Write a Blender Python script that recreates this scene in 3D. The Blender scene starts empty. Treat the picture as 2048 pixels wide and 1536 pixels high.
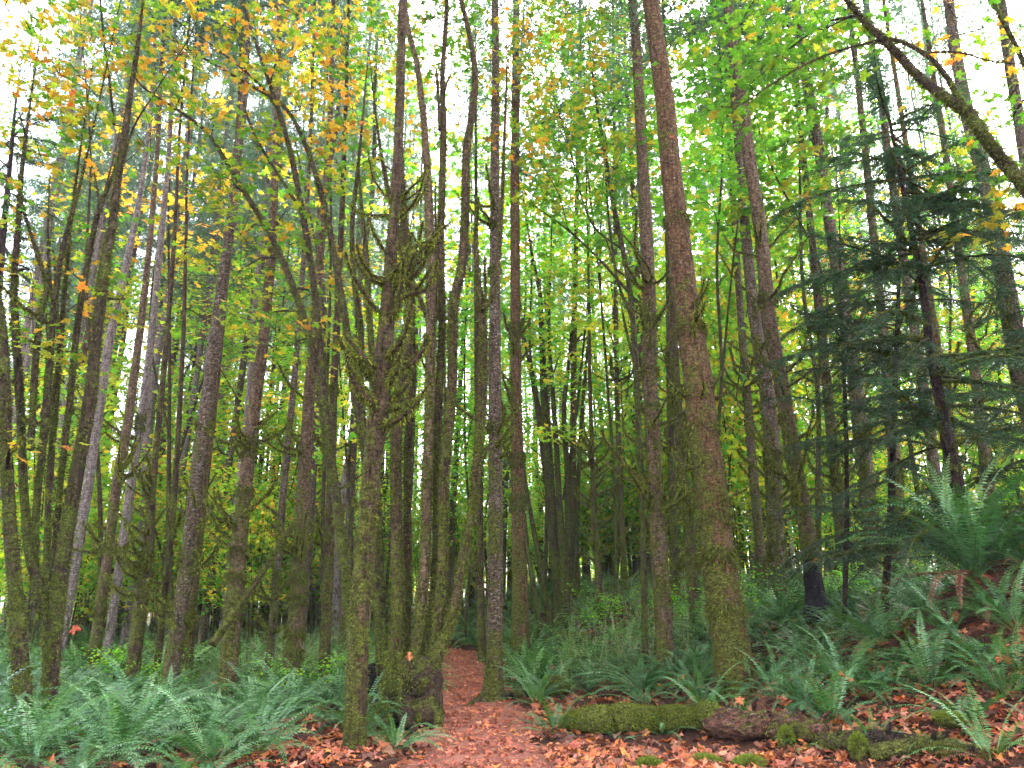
import bpy, math, random
import numpy as np
from mathutils import Vector, Matrix

SC = bpy.context.scene
COL = SC.collection
R = math.radians
rng = np.random.default_rng(7)
random.seed(7)

# ------------------------------------------------------------------ camera
H, PITCH, F = 1.5, R(16.6), 1492.0
cam_d = bpy.data.cameras.new('camera')
cam_d.sensor_width = 36.0
cam_d.lens = 36.0 * F / 2048.0
cam_d.clip_start = 0.05
cam_d.clip_end = 3000
cam = bpy.data.objects.new('camera', cam_d)
COL.objects.link(cam)
cam.location = (0, 0, H)
cam.rotation_euler = (math.pi / 2 + PITCH, 0, 0)
SC.camera = cam

# ------------------------------------------------------------------ sky, sun, exposure
SUN_EL, SUN_AZ = R(52), R(28)          # bright patch of cloud ahead and to the right
w = bpy.data.worlds.new('World')
SC.world = w
w.use_nodes = True
nt = w.node_tree
nt.nodes.clear()
sky = nt.nodes.new('ShaderNodeTexSky')
sky.sky_type = 'NISHITA'
sky.sun_disc = False
sky.sun_elevation = SUN_EL
sky.sun_rotation = SUN_AZ
sky.dust_density = 3.0
sky.air_density = 1.0
hsv = nt.nodes.new('ShaderNodeHueSaturation')      # overcast: the blue is greyed out
hsv.inputs['Saturation'].default_value = 0.42
bg = nt.nodes.new('ShaderNodeBackground')
bg.inputs['Strength'].default_value = 0.15
wo = nt.nodes.new('ShaderNodeOutputWorld')
nt.links.new(sky.outputs[0], hsv.inputs['Color'])
nt.links.new(hsv.outputs[0], bg.inputs[0])
nt.links.new(bg.outputs[0], wo.inputs[0])
sun_d = bpy.data.lights.new('sun', 'SUN')
sun_d.energy = 1.5
sun_d.angle = R(20)
sun_d.color = (1.0, 0.96, 0.9)
sun = bpy.data.objects.new('sun', sun_d)
COL.objects.link(sun)
sun.rotation_euler = (math.pi / 2 - SUN_EL, 0, math.pi - SUN_AZ)
SC.view_settings.view_transform = 'Standard'
SC.view_settings.look = 'None'
SC.view_settings.exposure = 3.75
SC.view_settings.gamma = 1.0
cy = SC.cycles
cy.max_bounces = 7
cy.diffuse_bounces = 4
cy.glossy_bounces = 2
cy.transmission_bounces = 4
cy.volume_bounces = 0
cy.volume_step_rate = 5
cy.use_denoising = True
cy.use_adaptive_sampling = True
cy.adaptive_threshold = 0.02
cy.caustics_reflective = False
cy.caustics_refractive = False

# ------------------------------------------------------------------ geometry helpers
cp, sp = math.cos(PITCH), math.sin(PITCH)


def P(px, py, D):
    """Point seen at photo pixel (px, py), D metres ahead on the ground axis; and metres per pixel there."""
    u, v = (px - 1024) / F, (768 - py) / F
    dy, dz = cp - v * sp, sp + v * cp
    t = D / dy
    return Vector((u * t, D, H + dz * t)), t / F


def proj(x, y, z):
    d = np.array([x, y, z - H]); c = d[1] * cp + d[2] * sp
    return 1024 + F * d[0] / c, 768 - F * (-d[1] * sp + d[2] * cp) / c


def sst(a, b, x):
    t = np.clip((x - a) / (b - a), 0, 1)
    return t * t * (3 - 2 * t)


PATH = [(-3, 0.35), (0, 0.2), (4, 0.0), (7.7, -0.2), (10, -0.4), (12.5, -0.52), (15, -0.72), (18, -1.0), (22, -1.42),
        (25, -2.4), (28, -4.6), (31, -8), (34, -13), (38, -22)]
PY = np.array([p[0] for p in PATH], float)
PX = np.array([p[1] for p in PATH], float)


def path_x(y):
    return np.interp(y, PY, PX)


def path_w(y):
    return np.interp(y, [0, 7.7, 10, 15, 22, 40], [1.1, 0.86, 0.74, 0.70, 0.74, 0.7])


def terrain(x, y):
    x, y = np.asarray(x, float), np.asarray(y, float)
    s = (x - 1.8) + (y - 9) * 0.33
    fade = sst(0.6, 3.0, x - path_x(y)) * sst(3, 8, y)
    bank = 1.55 * sst(0.3, 7.5, s) * fade
    bank = bank * (1 - 0.35 * sst(30, 60, y))
    far = 0.22 * sst(15, 24, y) + 0.35 * sst(18, 26, y) * sst(-1.2, 1.5, x) * (1 - sst(3, 8, x))
    mound = 1.0 * np.exp(-(((x - 6.6) / 1.3) ** 2 + ((y - 10.1) / 1.2) ** 2))
    left = 0.12 * np.sin(x * 0.6 + 1) * np.cos(y * 0.45) * sst(1.2, 3.5, path_x(y) - x)
    bump = (0.035 * np.sin(x * 2.1 + 0.7 * y) + 0.03 * np.sin(y * 2.7 - 1.3 * x + 2) + 0.02 * np.sin(5.3 * x + 3.9 * y)) \
        * sst(0.5, 1.6, np.abs(x - path_x(y)))
    roll = 0.6 * np.sin(x * 0.05) * np.sin(y * 0.04) * sst(40, 90, np.hypot(x, y))
    return bank + far + mound + left + bump + roll


def tz(x, y):
    return float(terrain(x, y))


def ground_hit(px, py, h_add=0.0):
    """Where the line of sight through a pixel meets the terrain (+h_add)."""
    for D in np.arange(3.0, 60, 0.05):
        p, _ = P(px, py, D)
        if p.z <= tz(p.x, p.y) + h_add:
            return p
    return P(px, py, 30)[0]


def tag(o, label=None, cat=None, group=None, kind=None):
    if label: o['label'] = label
    if cat: o['category'] = cat
    if group: o['group'] = group
    if kind: o['kind'] = kind
    return o


def empty(name, loc, label=None, cat=None, group=None):
    o = bpy.data.objects.new(name, None)
    COL.objects.link(o)
    o.location = loc
    o.empty_display_size = 0.2
    return tag(o, label, cat, group)


class MB:
    """Collects vertices, faces and per-vertex colours into one mesh."""
    def __init__(self):
        self.v, self.f, self.c, self.n = [], [], [], 0

    def add(self, v, faces, col=None):
        v = np.asarray(v, float).reshape(-1, 3)
        if not isinstance(faces, list): faces = [faces]
        for f in faces:
            self.f.append(np.asarray(f, np.int64) + self.n)
        self.v.append(v)
        c = np.ones((len(v), 3)) if col is None else np.broadcast_to(np.asarray(col, float), (len(v), 3))
        self.c.append(c)
        self.n += len(v)

    def mesh(self, name, m, base=(0, 0, 0), smooth=True):
        V = np.concatenate(self.v) - np.asarray(base, float)
        C = np.concatenate(self.c)
        me = bpy.data.meshes.new(name)
        sizes = np.concatenate([np.full(len(f), f.shape[1], np.int64) for f in self.f])
        idx = np.concatenate([f.ravel() for f in self.f])
        me.vertices.add(len(V))
        me.vertices.foreach_set('co', V.astype(np.float32).ravel())
        me.loops.add(len(idx))
        me.loops.foreach_set('vertex_index', idx.astype(np.int32))
        me.polygons.add(len(sizes))
        st = np.concatenate([[0], np.cumsum(sizes)[:-1]])
        me.polygons.foreach_set('loop_start', st.astype(np.int32))
        me.polygons.foreach_set('loop_total', sizes.astype(np.int32))
        me.polygons.foreach_set('use_smooth', np.full(len(sizes), smooth))
        at = me.color_attributes.new('Col', 'FLOAT_COLOR', 'POINT')
        at.data.foreach_set('color', np.concatenate([C, np.ones((len(C), 1))], 1).astype(np.float32).ravel())
        me.materials.append(m)
        me.update(calc_edges=True)
        return me

    def build(self, name, m, parent=None, base=(0, 0, 0), smooth=True):
        o = bpy.data.objects.new(name, self.mesh(name, m, base, smooth))
        COL.objects.link(o)
        if parent is not None:
            o.parent = parent
        else:
            o.location = base
        return o


def link(name, me, parent=None, loc=(0, 0, 0), rot=(0, 0, 0), sc=(1, 1, 1)):
    o = bpy.data.objects.new(name, me)
    COL.objects.link(o)
    if parent is not None: o.parent = parent
    o.location, o.rotation_euler, o.scale = loc, rot, sc
    return o


def spline(pts, rad, step):
    """Catmull-Rom through points, resampled about every step metres."""
    P0 = np.asarray(pts, float); r0 = np.asarray(rad, float)
    if len(P0) == 2:
        n = max(2, int(np.linalg.norm(P0[1] - P0[0]) / step) + 1)
        t = np.linspace(0, 1, n)[:, None]
        return P0[0] * (1 - t) + P0[1] * t, r0[0] * (1 - t[:, 0]) + r0[1] * t[:, 0]
    E = np.vstack([2 * P0[0] - P0[1], P0, 2 * P0[-1] - P0[-2]])
    out, ro = [], []
    for i in range(len(P0) - 1):
        a, b, c, d = E[i], E[i + 1], E[i + 2], E[i + 3]
        n = max(1, int(round(np.linalg.norm(c - b) / step)))
        t = (np.arange(n) / n)[:, None]
        out.append(0.5 * (2 * b + (c - a) * t + (2 * a - 5 * b + 4 * c - d) * t ** 2 + (3 * b - a - 3 * c + d) * t ** 3))
        ro.append(r0[i] * (1 - t[:, 0]) + r0[i + 1] * t[:, 0])
    out.append(P0[-1:]); ro.append(r0[-1:])
    return np.concatenate(out), np.concatenate(ro)


def frames(c):
    t = np.gradient(c, axis=0)
    t /= np.linalg.norm(t, axis=1, keepdims=True) + 1e-9
    ref = np.array([0.31, 0.95, 0.02]) if abs(t[:, 1].mean()) < 0.8 else np.array([1.0, 0, 0])
    a = np.cross(t, ref); a /= np.linalg.norm(a, axis=1, keepdims=True) + 1e-9
    b = np.cross(t, a)
    return t, a, b


def tube(mb, pts, rad, ring=8, step=0.2, rough=0.0, flare=0.0, col=None, seed=0, cap=False):
    c, r = spline(pts, rad, step)
    t, a, b = frames(c)
    th = np.linspace(0, 2 * np.pi, ring, endpoint=False)
    s = np.concatenate([[0], np.cumsum(np.linalg.norm(np.diff(c, axis=0), axis=1))])
    rr = np.repeat(r[:, None], ring, 1)
    if rough:
        q = seed * 1.7
        n = 0.45 * np.sin(3 * th[None] + 1.3 * np.sin(s[:, None] * 2.3 + q) + q) + 0.35 * np.sin(5 * th[None] - s[:, None] * 3.1 + 2 * q) \
            + 0.4 * np.sin(s[:, None] * 6.3 + 2 * np.sin(th[None] + q)) + 0.3 * np.sin(s[:, None] * 17 + 3 * th[None] + q) \
            + 0.3 * np.random.default_rng(seed + 3).normal(size=rr.shape)
        rr = rr * (1 + rough * n)
    if flare:
        fl = flare * np.exp(-s[:, None] / 0.28) * (1 + 0.45 * np.sin(4 * th[None] + seed) + 0.25 * np.sin(7 * th[None] + 2 * seed))
        rr = rr * (1 + fl)
    V = c[:, None] + rr[..., None] * (np.cos(th)[None, :, None] * a[:, None] + np.sin(th)[None, :, None] * b[:, None])
    n = len(c)
    i = np.arange(n - 1)[:, None] * ring
    j = np.arange(ring)[None]
    j2 = (j + 1) % ring
    q = np.stack([i + j, i + j2, i + ring + j2, i + ring + j], -1).reshape(-1, 4)
    fs = [q]
    V = V.reshape(-1, 3)
    if cap:
        V = np.vstack([V, c[:1], c[-1:]])
        k = np.arange(ring); k2 = (k + 1) % ring
        fs.append(np.stack([k2, k, np.full(ring, n * ring)], -1))
        e = (n - 1) * ring
        fs.append(np.stack([e + k, e + k2, np.full(ring, n * ring + 1)], -1))
    mb.add(V, fs, col)
    return c, r, (a, b, t)


def fuzz(mb, c, r, ab, dens, L=(0.015, 0.05), rg=rng, dens_fn=None, droop=0.7, wid=0.0065, cols=None):
    """Moss: little pointed tufts standing out of a stem and hanging down."""
    a, b, t = ab
    s = np.concatenate([[0], np.cumsum(np.linalg.norm(np.diff(c, axis=0), axis=1))])
    area = 2 * math.pi * r.mean() * s[-1]
    n = int(area * dens)
    if n < 4: return
    u = rg.uniform(0, s[-1], n)
    i = np.clip(np.searchsorted(s, u) - 1, 0, len(c) - 2)
    f = ((u - s[i]) / (s[i + 1] - s[i] + 1e-9))[:, None]
    th = rg.uniform(0, 2 * np.pi, n)
    # patchy
    m = 0.5 + 0.28 * np.sin(u * 2.9 + 2 * np.sin(th) + c[0, 0] * 3) + 0.25 * np.sin(u * 9.3 + 1.5 * th + c[0, 0]) + 0.2 * np.sin(th * 2 + u)
    if dens_fn is not None: m = m * dens_fn(c[i, 2])
    k = rg.uniform(0, 1, n) < m
    i, f, th, u = i[k], f[k], th[k], u[k]
    if len(i) == 0: return
    cc = c[i] * (1 - f) + c[i + 1] * f
    rr = r[i] * (1 - f[:, 0]) + r[i + 1] * f[:, 0]
    nrm = np.cos(th)[:, None] * a[i] + np.sin(th)[:, None] * b[i]
    p = cc + nrm * (rr * 0.98)[:, None]
    ln = rg.uniform(L[0], L[1], len(i)) * (1 + 1.2 * (rg.uniform(0, 1, len(i)) < 0.06))
    d = nrm + rg.normal(0, 0.45, nrm.shape) + np.array([0, 0, -droop]) * rg.uniform(0.2, 1.4, (len(i), 1))
    d /= np.linalg.norm(d, axis=1, keepdims=True)
    side = np.cross(d, rg.normal(size=d.shape)); side /= np.linalg.norm(side, axis=1, keepdims=True)
    wv = side * (wid * rg.uniform(0.6, 1.6, len(i)))[:, None]
    V = np.stack([p - wv, p + wv, p + d * ln[:, None]], 1).reshape(-1, 3)
    base = np.array([[0.08, 0.10, 0.013], [0.135, 0.165, 0.02], [0.05, 0.06, 0.010], [0.085, 0.065, 0.018]] if cols is None else cols)
    cl = base[rg.integers(0, len(base), len(i))] * rg.uniform(0.7, 1.35, (len(i), 1))
    mb.add(V, np.arange(len(V)).reshape(-1, 3), np.repeat(cl, 3, 0))


# ------------------------------------------------------------------ materials
def new_mat(name):
    m = bpy.data.materials.new(name)
    m.use_nodes = True
    n = m.node_tree
    n.nodes.clear()
    return m, n


def N(n, t, **kw):
    x = n.nodes.new(t)
    for k, v in kw.items():
        if k.startswith('i_'):
            x.inputs[k[2:]].default_value = v
        else:
            setattr(x, k, v)
    return x


def ramp(n, src, stops):
    r = n.nodes.new('ShaderNodeValToRGB')
    el = r.color_ramp.elements
    while len(el) < len(stops): el.new(0.5)
    for e, (p, c) in zip(el, stops):
        e.position = p
        e.color = (*c, 1) if len(c) == 3 else c
    n.links.new(src, r.inputs[0])
    return r.outputs[0]


def leaf_mat(name, transl=0.5, rough=0.5, spec=0.3, gain=1.0, tgain=(1.15, 1.1, 0.8)):
    m, n = new_mat(name)
    L = n.links
    at = N(n, 'ShaderNodeAttribute', attribute_name='Col')
    tc = N(n, 'ShaderNodeTexCoord')
    no = N(n, 'ShaderNodeTexNoise'); no.inputs['Scale'].default_value = 35; no.inputs['Detail'].default_value = 2
    L.new(tc.outputs['Object'], no.inputs['Vector'])
    v = ramp(n, no.outputs[0], [(0.3, (0.72 * gain,) * 3), (0.7, (1.18 * gain,) * 3)])
    mu = N(n, 'ShaderNodeMix', data_type='RGBA', blend_type='MULTIPLY'); mu.inputs[0].default_value = 1
    L.new(at.outputs['Color'], mu.inputs[6]); L.new(v, mu.inputs[7])
    pb = N(n, 'ShaderNodeBsdfPrincipled')
    pb.inputs['Roughness'].default_value = rough
    pb.inputs['Specular IOR Level'].default_value = spec
    L.new(mu.outputs[2], pb.inputs['Base Color'])
    out = N(n, 'ShaderNodeOutputMaterial')
    if transl > 0:
        tg = N(n, 'ShaderNodeMix', data_type='RGBA', blend_type='MULTIPLY'); tg.inputs[0].default_value = 1
        L.new(mu.outputs[2], tg.inputs[6]); tg.inputs[7].default_value = (*tgain, 1)
        tr = N(n, 'ShaderNodeBsdfTranslucent')
        L.new(tg.outputs[2], tr.inputs['Color'])
        mx = N(n, 'ShaderNodeMixShader'); mx.inputs[0].default_value = transl
        L.new(pb.outputs[0], mx.inputs[1]); L.new(tr.outputs[0], mx.inputs[2])
        L.new(mx.outputs[0], out.inputs[0])
    else:
        L.new(pb.outputs[0], out.inputs[0])
    return m


def bark_mat(name, c1, c2, moss=0.4, sx_=1.0, mt=(0.13, 0.54, 1.1), moss_top=6.0, lichen=0.3, lic_col=(0.42, 0.40, 0.41), mcol=((0.085, 0.09, 0.012), (0.22, 0.235, 0.028)),
             vert=0.16, bump=1.0, low_moss=0.08):
    """Bark: fissured brown or grey, pale lichen flecks, moss in patches thinning out with height."""
    m, n = new_mat(name)
    L = n.links
    tc = N(n, 'ShaderNodeTexCoord')
    oi = N(n, 'ShaderNodeObjectInfo')
    ad = N(n, 'ShaderNodeVectorMath', operation='ADD')
    sc = N(n, 'ShaderNodeVectorMath', operation='SCALE'); sc.inputs['Scale'].default_value = 37.0
    cmb = N(n, 'ShaderNodeCombineXYZ')
    for k in range(3): L.new(oi.outputs['Random'], cmb.inputs[k])
    L.new(cmb.outputs[0], sc.inputs[0]); L.new(tc.outputs['Object'], ad.inputs[0]); L.new(sc.outputs[0], ad.inputs[1])

    def noise(scale, zsc=1.0, detail=6, rough=0.6, dist=0.0):
        mp = N(n, 'ShaderNodeMapping'); mp.inputs['Scale'].default_value = (sx_, 1, zsc)
        L.new(ad.outputs[0], mp.inputs['Vector'])
        x = N(n, 'ShaderNodeTexNoise')
        x.inputs['Scale'].default_value = scale; x.inputs['Detail'].default_value = detail
        x.inputs['Roughness'].default_value = rough; x.inputs['Distortion'].default_value = dist
        L.new(mp.outputs[0], x.inputs['Vector'])
        return x.outputs[0]
    fis = noise(26, vert, 7, 0.7, 0.6)
    big = noise(2.2, 0.8, 4, 0.6)
    mid = noise(7, 0.9, 6, 0.7, 0.8)
    fine = noise(70, 0.9, 4, 0.7)
    base = ramp(n, fis, [(0.36, tuple(x * 0.3 for x in c1)), (0.46, c1), (0.62, c2)])
    # lichen
    la = N(n, 'ShaderNodeMath', operation='MULTIPLY_ADD'); la.inputs[1].default_value = 0.55
    L.new(fine, la.inputs[0])
    ml = N(n, 'ShaderNodeMath', operation='MULTIPLY'); ml.inputs[1].default_value = 0.55
    L.new(mid, ml.inputs[0]); L.new(ml.outputs[0], la.inputs[2])
    e = 0.67 - 0.18 * lichen
    spk = noise(17, 1.8, 5, 0.7, 0.4)
    L.new(spk, ml.inputs[0])
    lm = ramp(n, la.outputs[0], [(e, (0, 0, 0)), (min(0.99, e + 0.07), (1, 1, 1))])
    mx1 = N(n, 'ShaderNodeMix', data_type='RGBA')
    L.new(lm, mx1.inputs[0]); L.new(base, mx1.inputs[6]); mx1.inputs[7].default_value = (*lic_col, 1)
    # moss
    sx = N(n, 'ShaderNodeSeparateXYZ'); L.new(tc.outputs['Object'], sx.inputs[0])
    mr = N(n, 'ShaderNodeMapRange'); mr.inputs['From Min'].default_value = 0; mr.inputs['From Max'].default_value = moss_top
    mr.inputs['To Min'].default_value = low_moss; mr.inputs['To Max'].default_value = -0.2
    L.new(sx.outputs['Z'], mr.inputs['Value'])
    s1 = N(n, 'ShaderNodeMath', operation='MULTIPLY_ADD'); s1.inputs[1].default_value = 0.95
    L.new(big, s1.inputs[0]); L.new(mr.outputs[0], s1.inputs[2])
    s2 = N(n, 'ShaderNodeMath', operation='MULTIPLY_ADD'); s2.inputs[1].default_value = 1.05
    L.new(mid, s2.inputs[0]); L.new(s1.outputs[0], s2.inputs[2])
    # more moss on the weather side
    ge = N(n, 'ShaderNodeNewGeometry')
    dt = N(n, 'ShaderNodeVectorMath', operation='DOT_PRODUCT'); dt.inputs[1].default_value = (-0.5, -0.1, 0.35)
    L.new(ge.outputs['Normal'], dt.inputs[0])
    s3 = N(n, 'ShaderNodeMath', operation='MULTIPLY_ADD'); s3.inputs[1].default_value = 0.16
    L.new(dt.outputs['Value'], s3.inputs[0]); L.new(s2.outputs[0], s3.inputs[2])
    s4 = N(n, 'ShaderNodeMath', operation='SUBTRACT'); s4.inputs[1].default_value = 0.5
    L.new(s3.outputs[0], s4.inputs[0])
    e = 0.5 + (0.5 - moss) * 0.7
    mm = ramp(n, s4.outputs[0], [(max(0, e - 0.05), (0, 0, 0)), (e + 0.07, (0.9, 0.9, 0.9))])
    mc = ramp(n, fine, [(0.38, tuple(x * 0.6 for x in mcol[0])), (0.48, mcol[0]), (0.62, mcol[1])])
    mx2 = N(n, 'ShaderNodeMix', data_type='RGBA')
    L.new(mm, mx2.inputs[0]); L.new(mx1.outputs[2], mx2.inputs[6]); L.new(mc, mx2.inputs[7])
    pb = N(n, 'ShaderNodeBsdfPrincipled'); pb.inputs['Roughness'].default_value = 0.9
    pb.inputs['Specular IOR Level'].default_value = 0.15
    mot = noise(15, 1.9, 8, 0.78, 0.5)
    mr2 = ramp(n, mot, [(0.38, (mt[0],) * 3), (0.5, (mt[1],) * 3), (0.62, (mt[2],) * 3)])
    mx3 = N(n, 'ShaderNodeMix', data_type='RGBA', blend_type='MULTIPLY'); mx3.inputs[0].default_value = 1
    L.new(mx2.outputs[2], mx3.inputs[6]); L.new(mr2, mx3.inputs[7])
    L.new(mx3.outputs[2], pb.inputs['Base Color'])
    hs = N(n, 'ShaderNodeMath', operation='ADD'); L.new(fis, hs.inputs[0])
    h2 = N(n, 'ShaderNodeMath', operation='MULTIPLY'); h2.inputs[1].default_value = 0.8
    L.new(mid, h2.inputs[0]); L.new(h2.outputs[0], hs.inputs[1])
    bp = N(n, 'ShaderNodeBump'); bp.inputs['Strength'].default_value = bump; bp.inputs['Distance'].default_value = 0.06
    L.new(hs.outputs[0], bp.inputs['Height']); L.new(bp.outputs[0], pb.inputs['Normal'])
    out = N(n, 'ShaderNodeOutputMaterial')
    L.new(pb.outputs[0], out.inputs[0])
    return m


def soil_mat(name, stops, scale=3.0, bump=0.6):
    m, n = new_mat(name)
    L = n.links
    tc = N(n, 'ShaderNodeTexCoord')
    a = N(n, 'ShaderNodeTexNoise'); a.inputs['Scale'].default_value = scale; a.inputs['Detail'].default_value = 9; a.inputs['Roughness'].default_value = 0.7
    b = N(n, 'ShaderNodeTexVoronoi'); b.inputs['Scale'].default_value = 38
    c = N(n, 'ShaderNodeTexNoise'); c.inputs['Scale'].default_value = 60; c.inputs['Detail'].default_value = 5
    for x in (a, b, c): L.new(tc.outputs['Object'], x.inputs['Vector'])
    s = N(n, 'ShaderNodeMath', operation='MULTIPLY_ADD'); s.inputs[1].default_value = 0.45
    L.new(c.outputs[0], s.inputs[0])
    k = N(n, 'ShaderNodeMath', operation='MULTIPLY'); k.inputs[1].default_value = 0.62; L.new(a.outputs[0], k.inputs[0])
    L.new(k.outputs[0], s.inputs[2])
    col = ramp(n, s.outputs[0], stops)
    pb = N(n, 'ShaderNodeBsdfPrincipled'); pb.inputs['Roughness'].default_value = 0.95; pb.inputs['Specular IOR Level'].default_value = 0.1
    L.new(col, pb.inputs['Base Color'])
    hh = N(n, 'ShaderNodeMath', operation='ADD'); L.new(s.outputs[0], hh.inputs[0]); L.new(b.outputs['Distance'], hh.inputs[1])
    bp = N(n, 'ShaderNodeBump'); bp.inputs['Strength'].default_value = bump; bp.inputs['Distance'].default_value = 0.03
    L.new(hh.outputs[0], bp.inputs['Height']); L.new(bp.outputs[0], pb.inputs['Normal'])
    out = N(n, 'ShaderNodeOutputMaterial'); L.new(pb.outputs[0], out.inputs[0])
    return m


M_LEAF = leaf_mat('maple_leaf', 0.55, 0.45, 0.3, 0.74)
M_LEAF2 = leaf_mat('maple_leaf_glow', 0.62, 0.45, 0.3, 1.25, (1.08, 1.15, 0.8))  # leaf colour brightened to paint a glow into the background foliage
M_LIT = leaf_mat('dry_leaf', 0.12, 0.6, 0.35, 0.72)
M_NEED = leaf_mat('needles', 0.42, 0.5, 0.4, 1.0, (1, 1.1, 0.8))
M_FERN = leaf_mat('fern_green', 0.22, 0.36, 0.4, 1.0, (0.9, 1.25, 0.5))
M_MOSS = leaf_mat('moss', 0.25, 0.8, 0.1, 1.0)
M_TWIG = leaf_mat('twig', 0.0, 0.8, 0.15, 1.0)
B_MOSSY = bark_mat('bark_mossy', (0.07, 0.040, 0.022), (0.16, 0.092, 0.048), moss=0.52, moss_top=10, lichen=0.1)
B_MOSSY2 = bark_mat('bark_mossy_dark', (0.06, 0.035, 0.022), (0.13, 0.085, 0.045), moss=0.52, moss_top=12, lichen=0.1, mcol=((0.07, 0.085, 0.01), (0.19, 0.225, 0.024)))
B_RED = bark_mat('bark_red_brown', (0.125, 0.058, 0.024), (0.22, 0.115, 0.048), moss=0.54, moss_top=7.5, lichen=0.24, lic_col=(0.60, 0.52, 0.48))
B_GREY = bark_mat('bark_grey_lichen', (0.115, 0.068, 0.040), (0.20, 0.13, 0.080), moss=0.48, moss_top=6.5, lichen=0.40, lic_col=(0.54, 0.50, 0.47))
B_PALE = bark_mat('bark_pale', (0.27, 0.19, 0.16), (0.45, 0.345, 0.30), mt=(0.2, 0.52, 0.88), moss=0.38, moss_top=7.0, lichen=0.45, lic_col=(0.50, 0.46, 0.48), vert=0.25)  # pale bark; part of its paleness stands in for haze on far trunks
B_BROWN = bark_mat('bark_brown_moss', (0.15, 0.085, 0.05), (0.24, 0.15, 0.085), moss=0.56, moss_top=6, lichen=0.25, lic_col=(0.40, 0.37, 0.35))
B_DARK = bark_mat('bark_dark', (0.03, 0.016, 0.013), (0.075, 0.04, 0.03), moss=0.32, moss_top=2.5, lichen=0.12)
B_LOG = bark_mat('bark_log', (0.12, 0.045, 0.03), (0.26, 0.12, 0.075), moss=0.36, sx_=0.16, moss_top=0.6, lichen=0.2, vert=1.0)
B_LOGM = bark_mat('bark_log_mossy', (0.09, 0.05, 0.03), (0.16, 0.10, 0.06), moss=0.70, moss_top=0.8, lichen=0.05, vert=1.0, mcol=((0.10, 0.11, 0.012), (0.24, 0.26, 0.03)))
B_CHAR = bark_mat('charred_wood', (0.012, 0.009, 0.011), (0.04, 0.028, 0.03), moss=0.15, moss_top=1.5, lichen=0.12)
G_SOIL = soil_mat('forest_soil', [(0.32, (0.010, 0.006, 0.004)), (0.5, (0.034, 0.015, 0.010)), (0.62, (0.075, 0.03, 0.017)), (0.75, (0.05, 0.045, 0.017))])
G_PATH = soil_mat('path_soil', [(0.36, (0.06, 0.018, 0.013)), (0.5, (0.18, 0.062, 0.040)), (0.64, (0.30, 0.12, 0.078))], 2.2, 0.5)

# ------------------------------------------------------------------ ground and path
u = np.linspace(-1, 1, 330)
gx = 6.0 * np.sinh(u * 4.9) / np.sinh(1.0) * 0.9
gx = np.sign(u) * (np.abs(u) * 22 + 600 * np.abs(u) ** 9)
v_ = np.linspace(0, 1, 360)
gy = -25 + v_ * 95 + 560 * v_ ** 9
X, Y = np.meshgrid(gx, gy, indexing='ij')
Z = terrain(X, Y)
dp = np.abs(X - path_x(Y))
Z = Z - 0.05 * (1 - sst(0.25, 0.75, dp - path_w(Y) + 0.4)) * (Y < 37)
nx, ny = X.shape
ii = np.arange(nx - 1)[:, None] * ny; jj = np.arange(ny - 1)[None]
q = np.stack([ii + jj, ii + ny + jj, ii + ny + jj + 1, ii + jj + 1], -1).reshape(-1, 4)
g = MB(); g.add(np.stack([X, Y, Z], -1).reshape(-1, 3), q)
tag(g.build('ground', G_SOIL), kind='structure')

ys = np.arange(-2.5, 36, 0.16)
k = np.linspace(-1, 1, 15)
edge = 1 + 0.16 * np.sin(ys * 1.9) + 0.10 * np.sin(ys * 4.7 + 1)
edge2 = 1 + 0.16 * np.sin(ys * 1.6 + 2) + 0.10 * np.sin(ys * 5.1)
Wd = path_w(ys)[:, None] * np.where(k[None] < 0, edge[:, None], edge2[:, None]) * k[None]
XX = path_x(ys)[:, None] + Wd
YY = np.repeat(ys[:, None], 15, 1)
ZZ = terrain(XX, YY) + 0.012 - 0.03 * np.abs(k[None]) ** 4 + 0.008 * np.sin(XX * 9 + YY * 5) * np.sin(YY * 11 - XX * 3)
ii = np.arange(len(ys) - 1)[:, None] * 15; jj = np.arange(14)[None]
q = np.stack([ii + jj, ii + jj + 1, ii + 16 + jj, ii + 15 + jj], -1).reshape(-1, 4)
g = MB(); g.add(np.stack([XX, YY, ZZ], -1).reshape(-1, 3), q)
tag(g.build('path', G_PATH), kind='structure')

# ------------------------------------------------------------------ leaves
HALF = [(0, 0), (.10, .05), (.36, -.10), (.27, .10), (.44, .13), (.36, .22), (.64, .38), (.42, .40), (.42, .50), (.20, .44), (.17, .62), (.24, .74), (.10, .76), (0, 1.0)]
LEAF_A = np.array(HALF + [(-x, y) for x, y in HALF[-2:0:-1]])
HALF = [(0, 0), (.34, -.06), (.27, .16), (.60, .40), (.18, .46), (.16, .74), (0, 1.0)]
LEAF_B = np.array(HALF + [(-x, y) for x, y in HALF[-2:0:-1]])
LEAF_C = np.array([(0, 0), (.42, .12), (.36, .5), (0, .95), (-.4, .55), (-.34, .06)])

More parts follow.
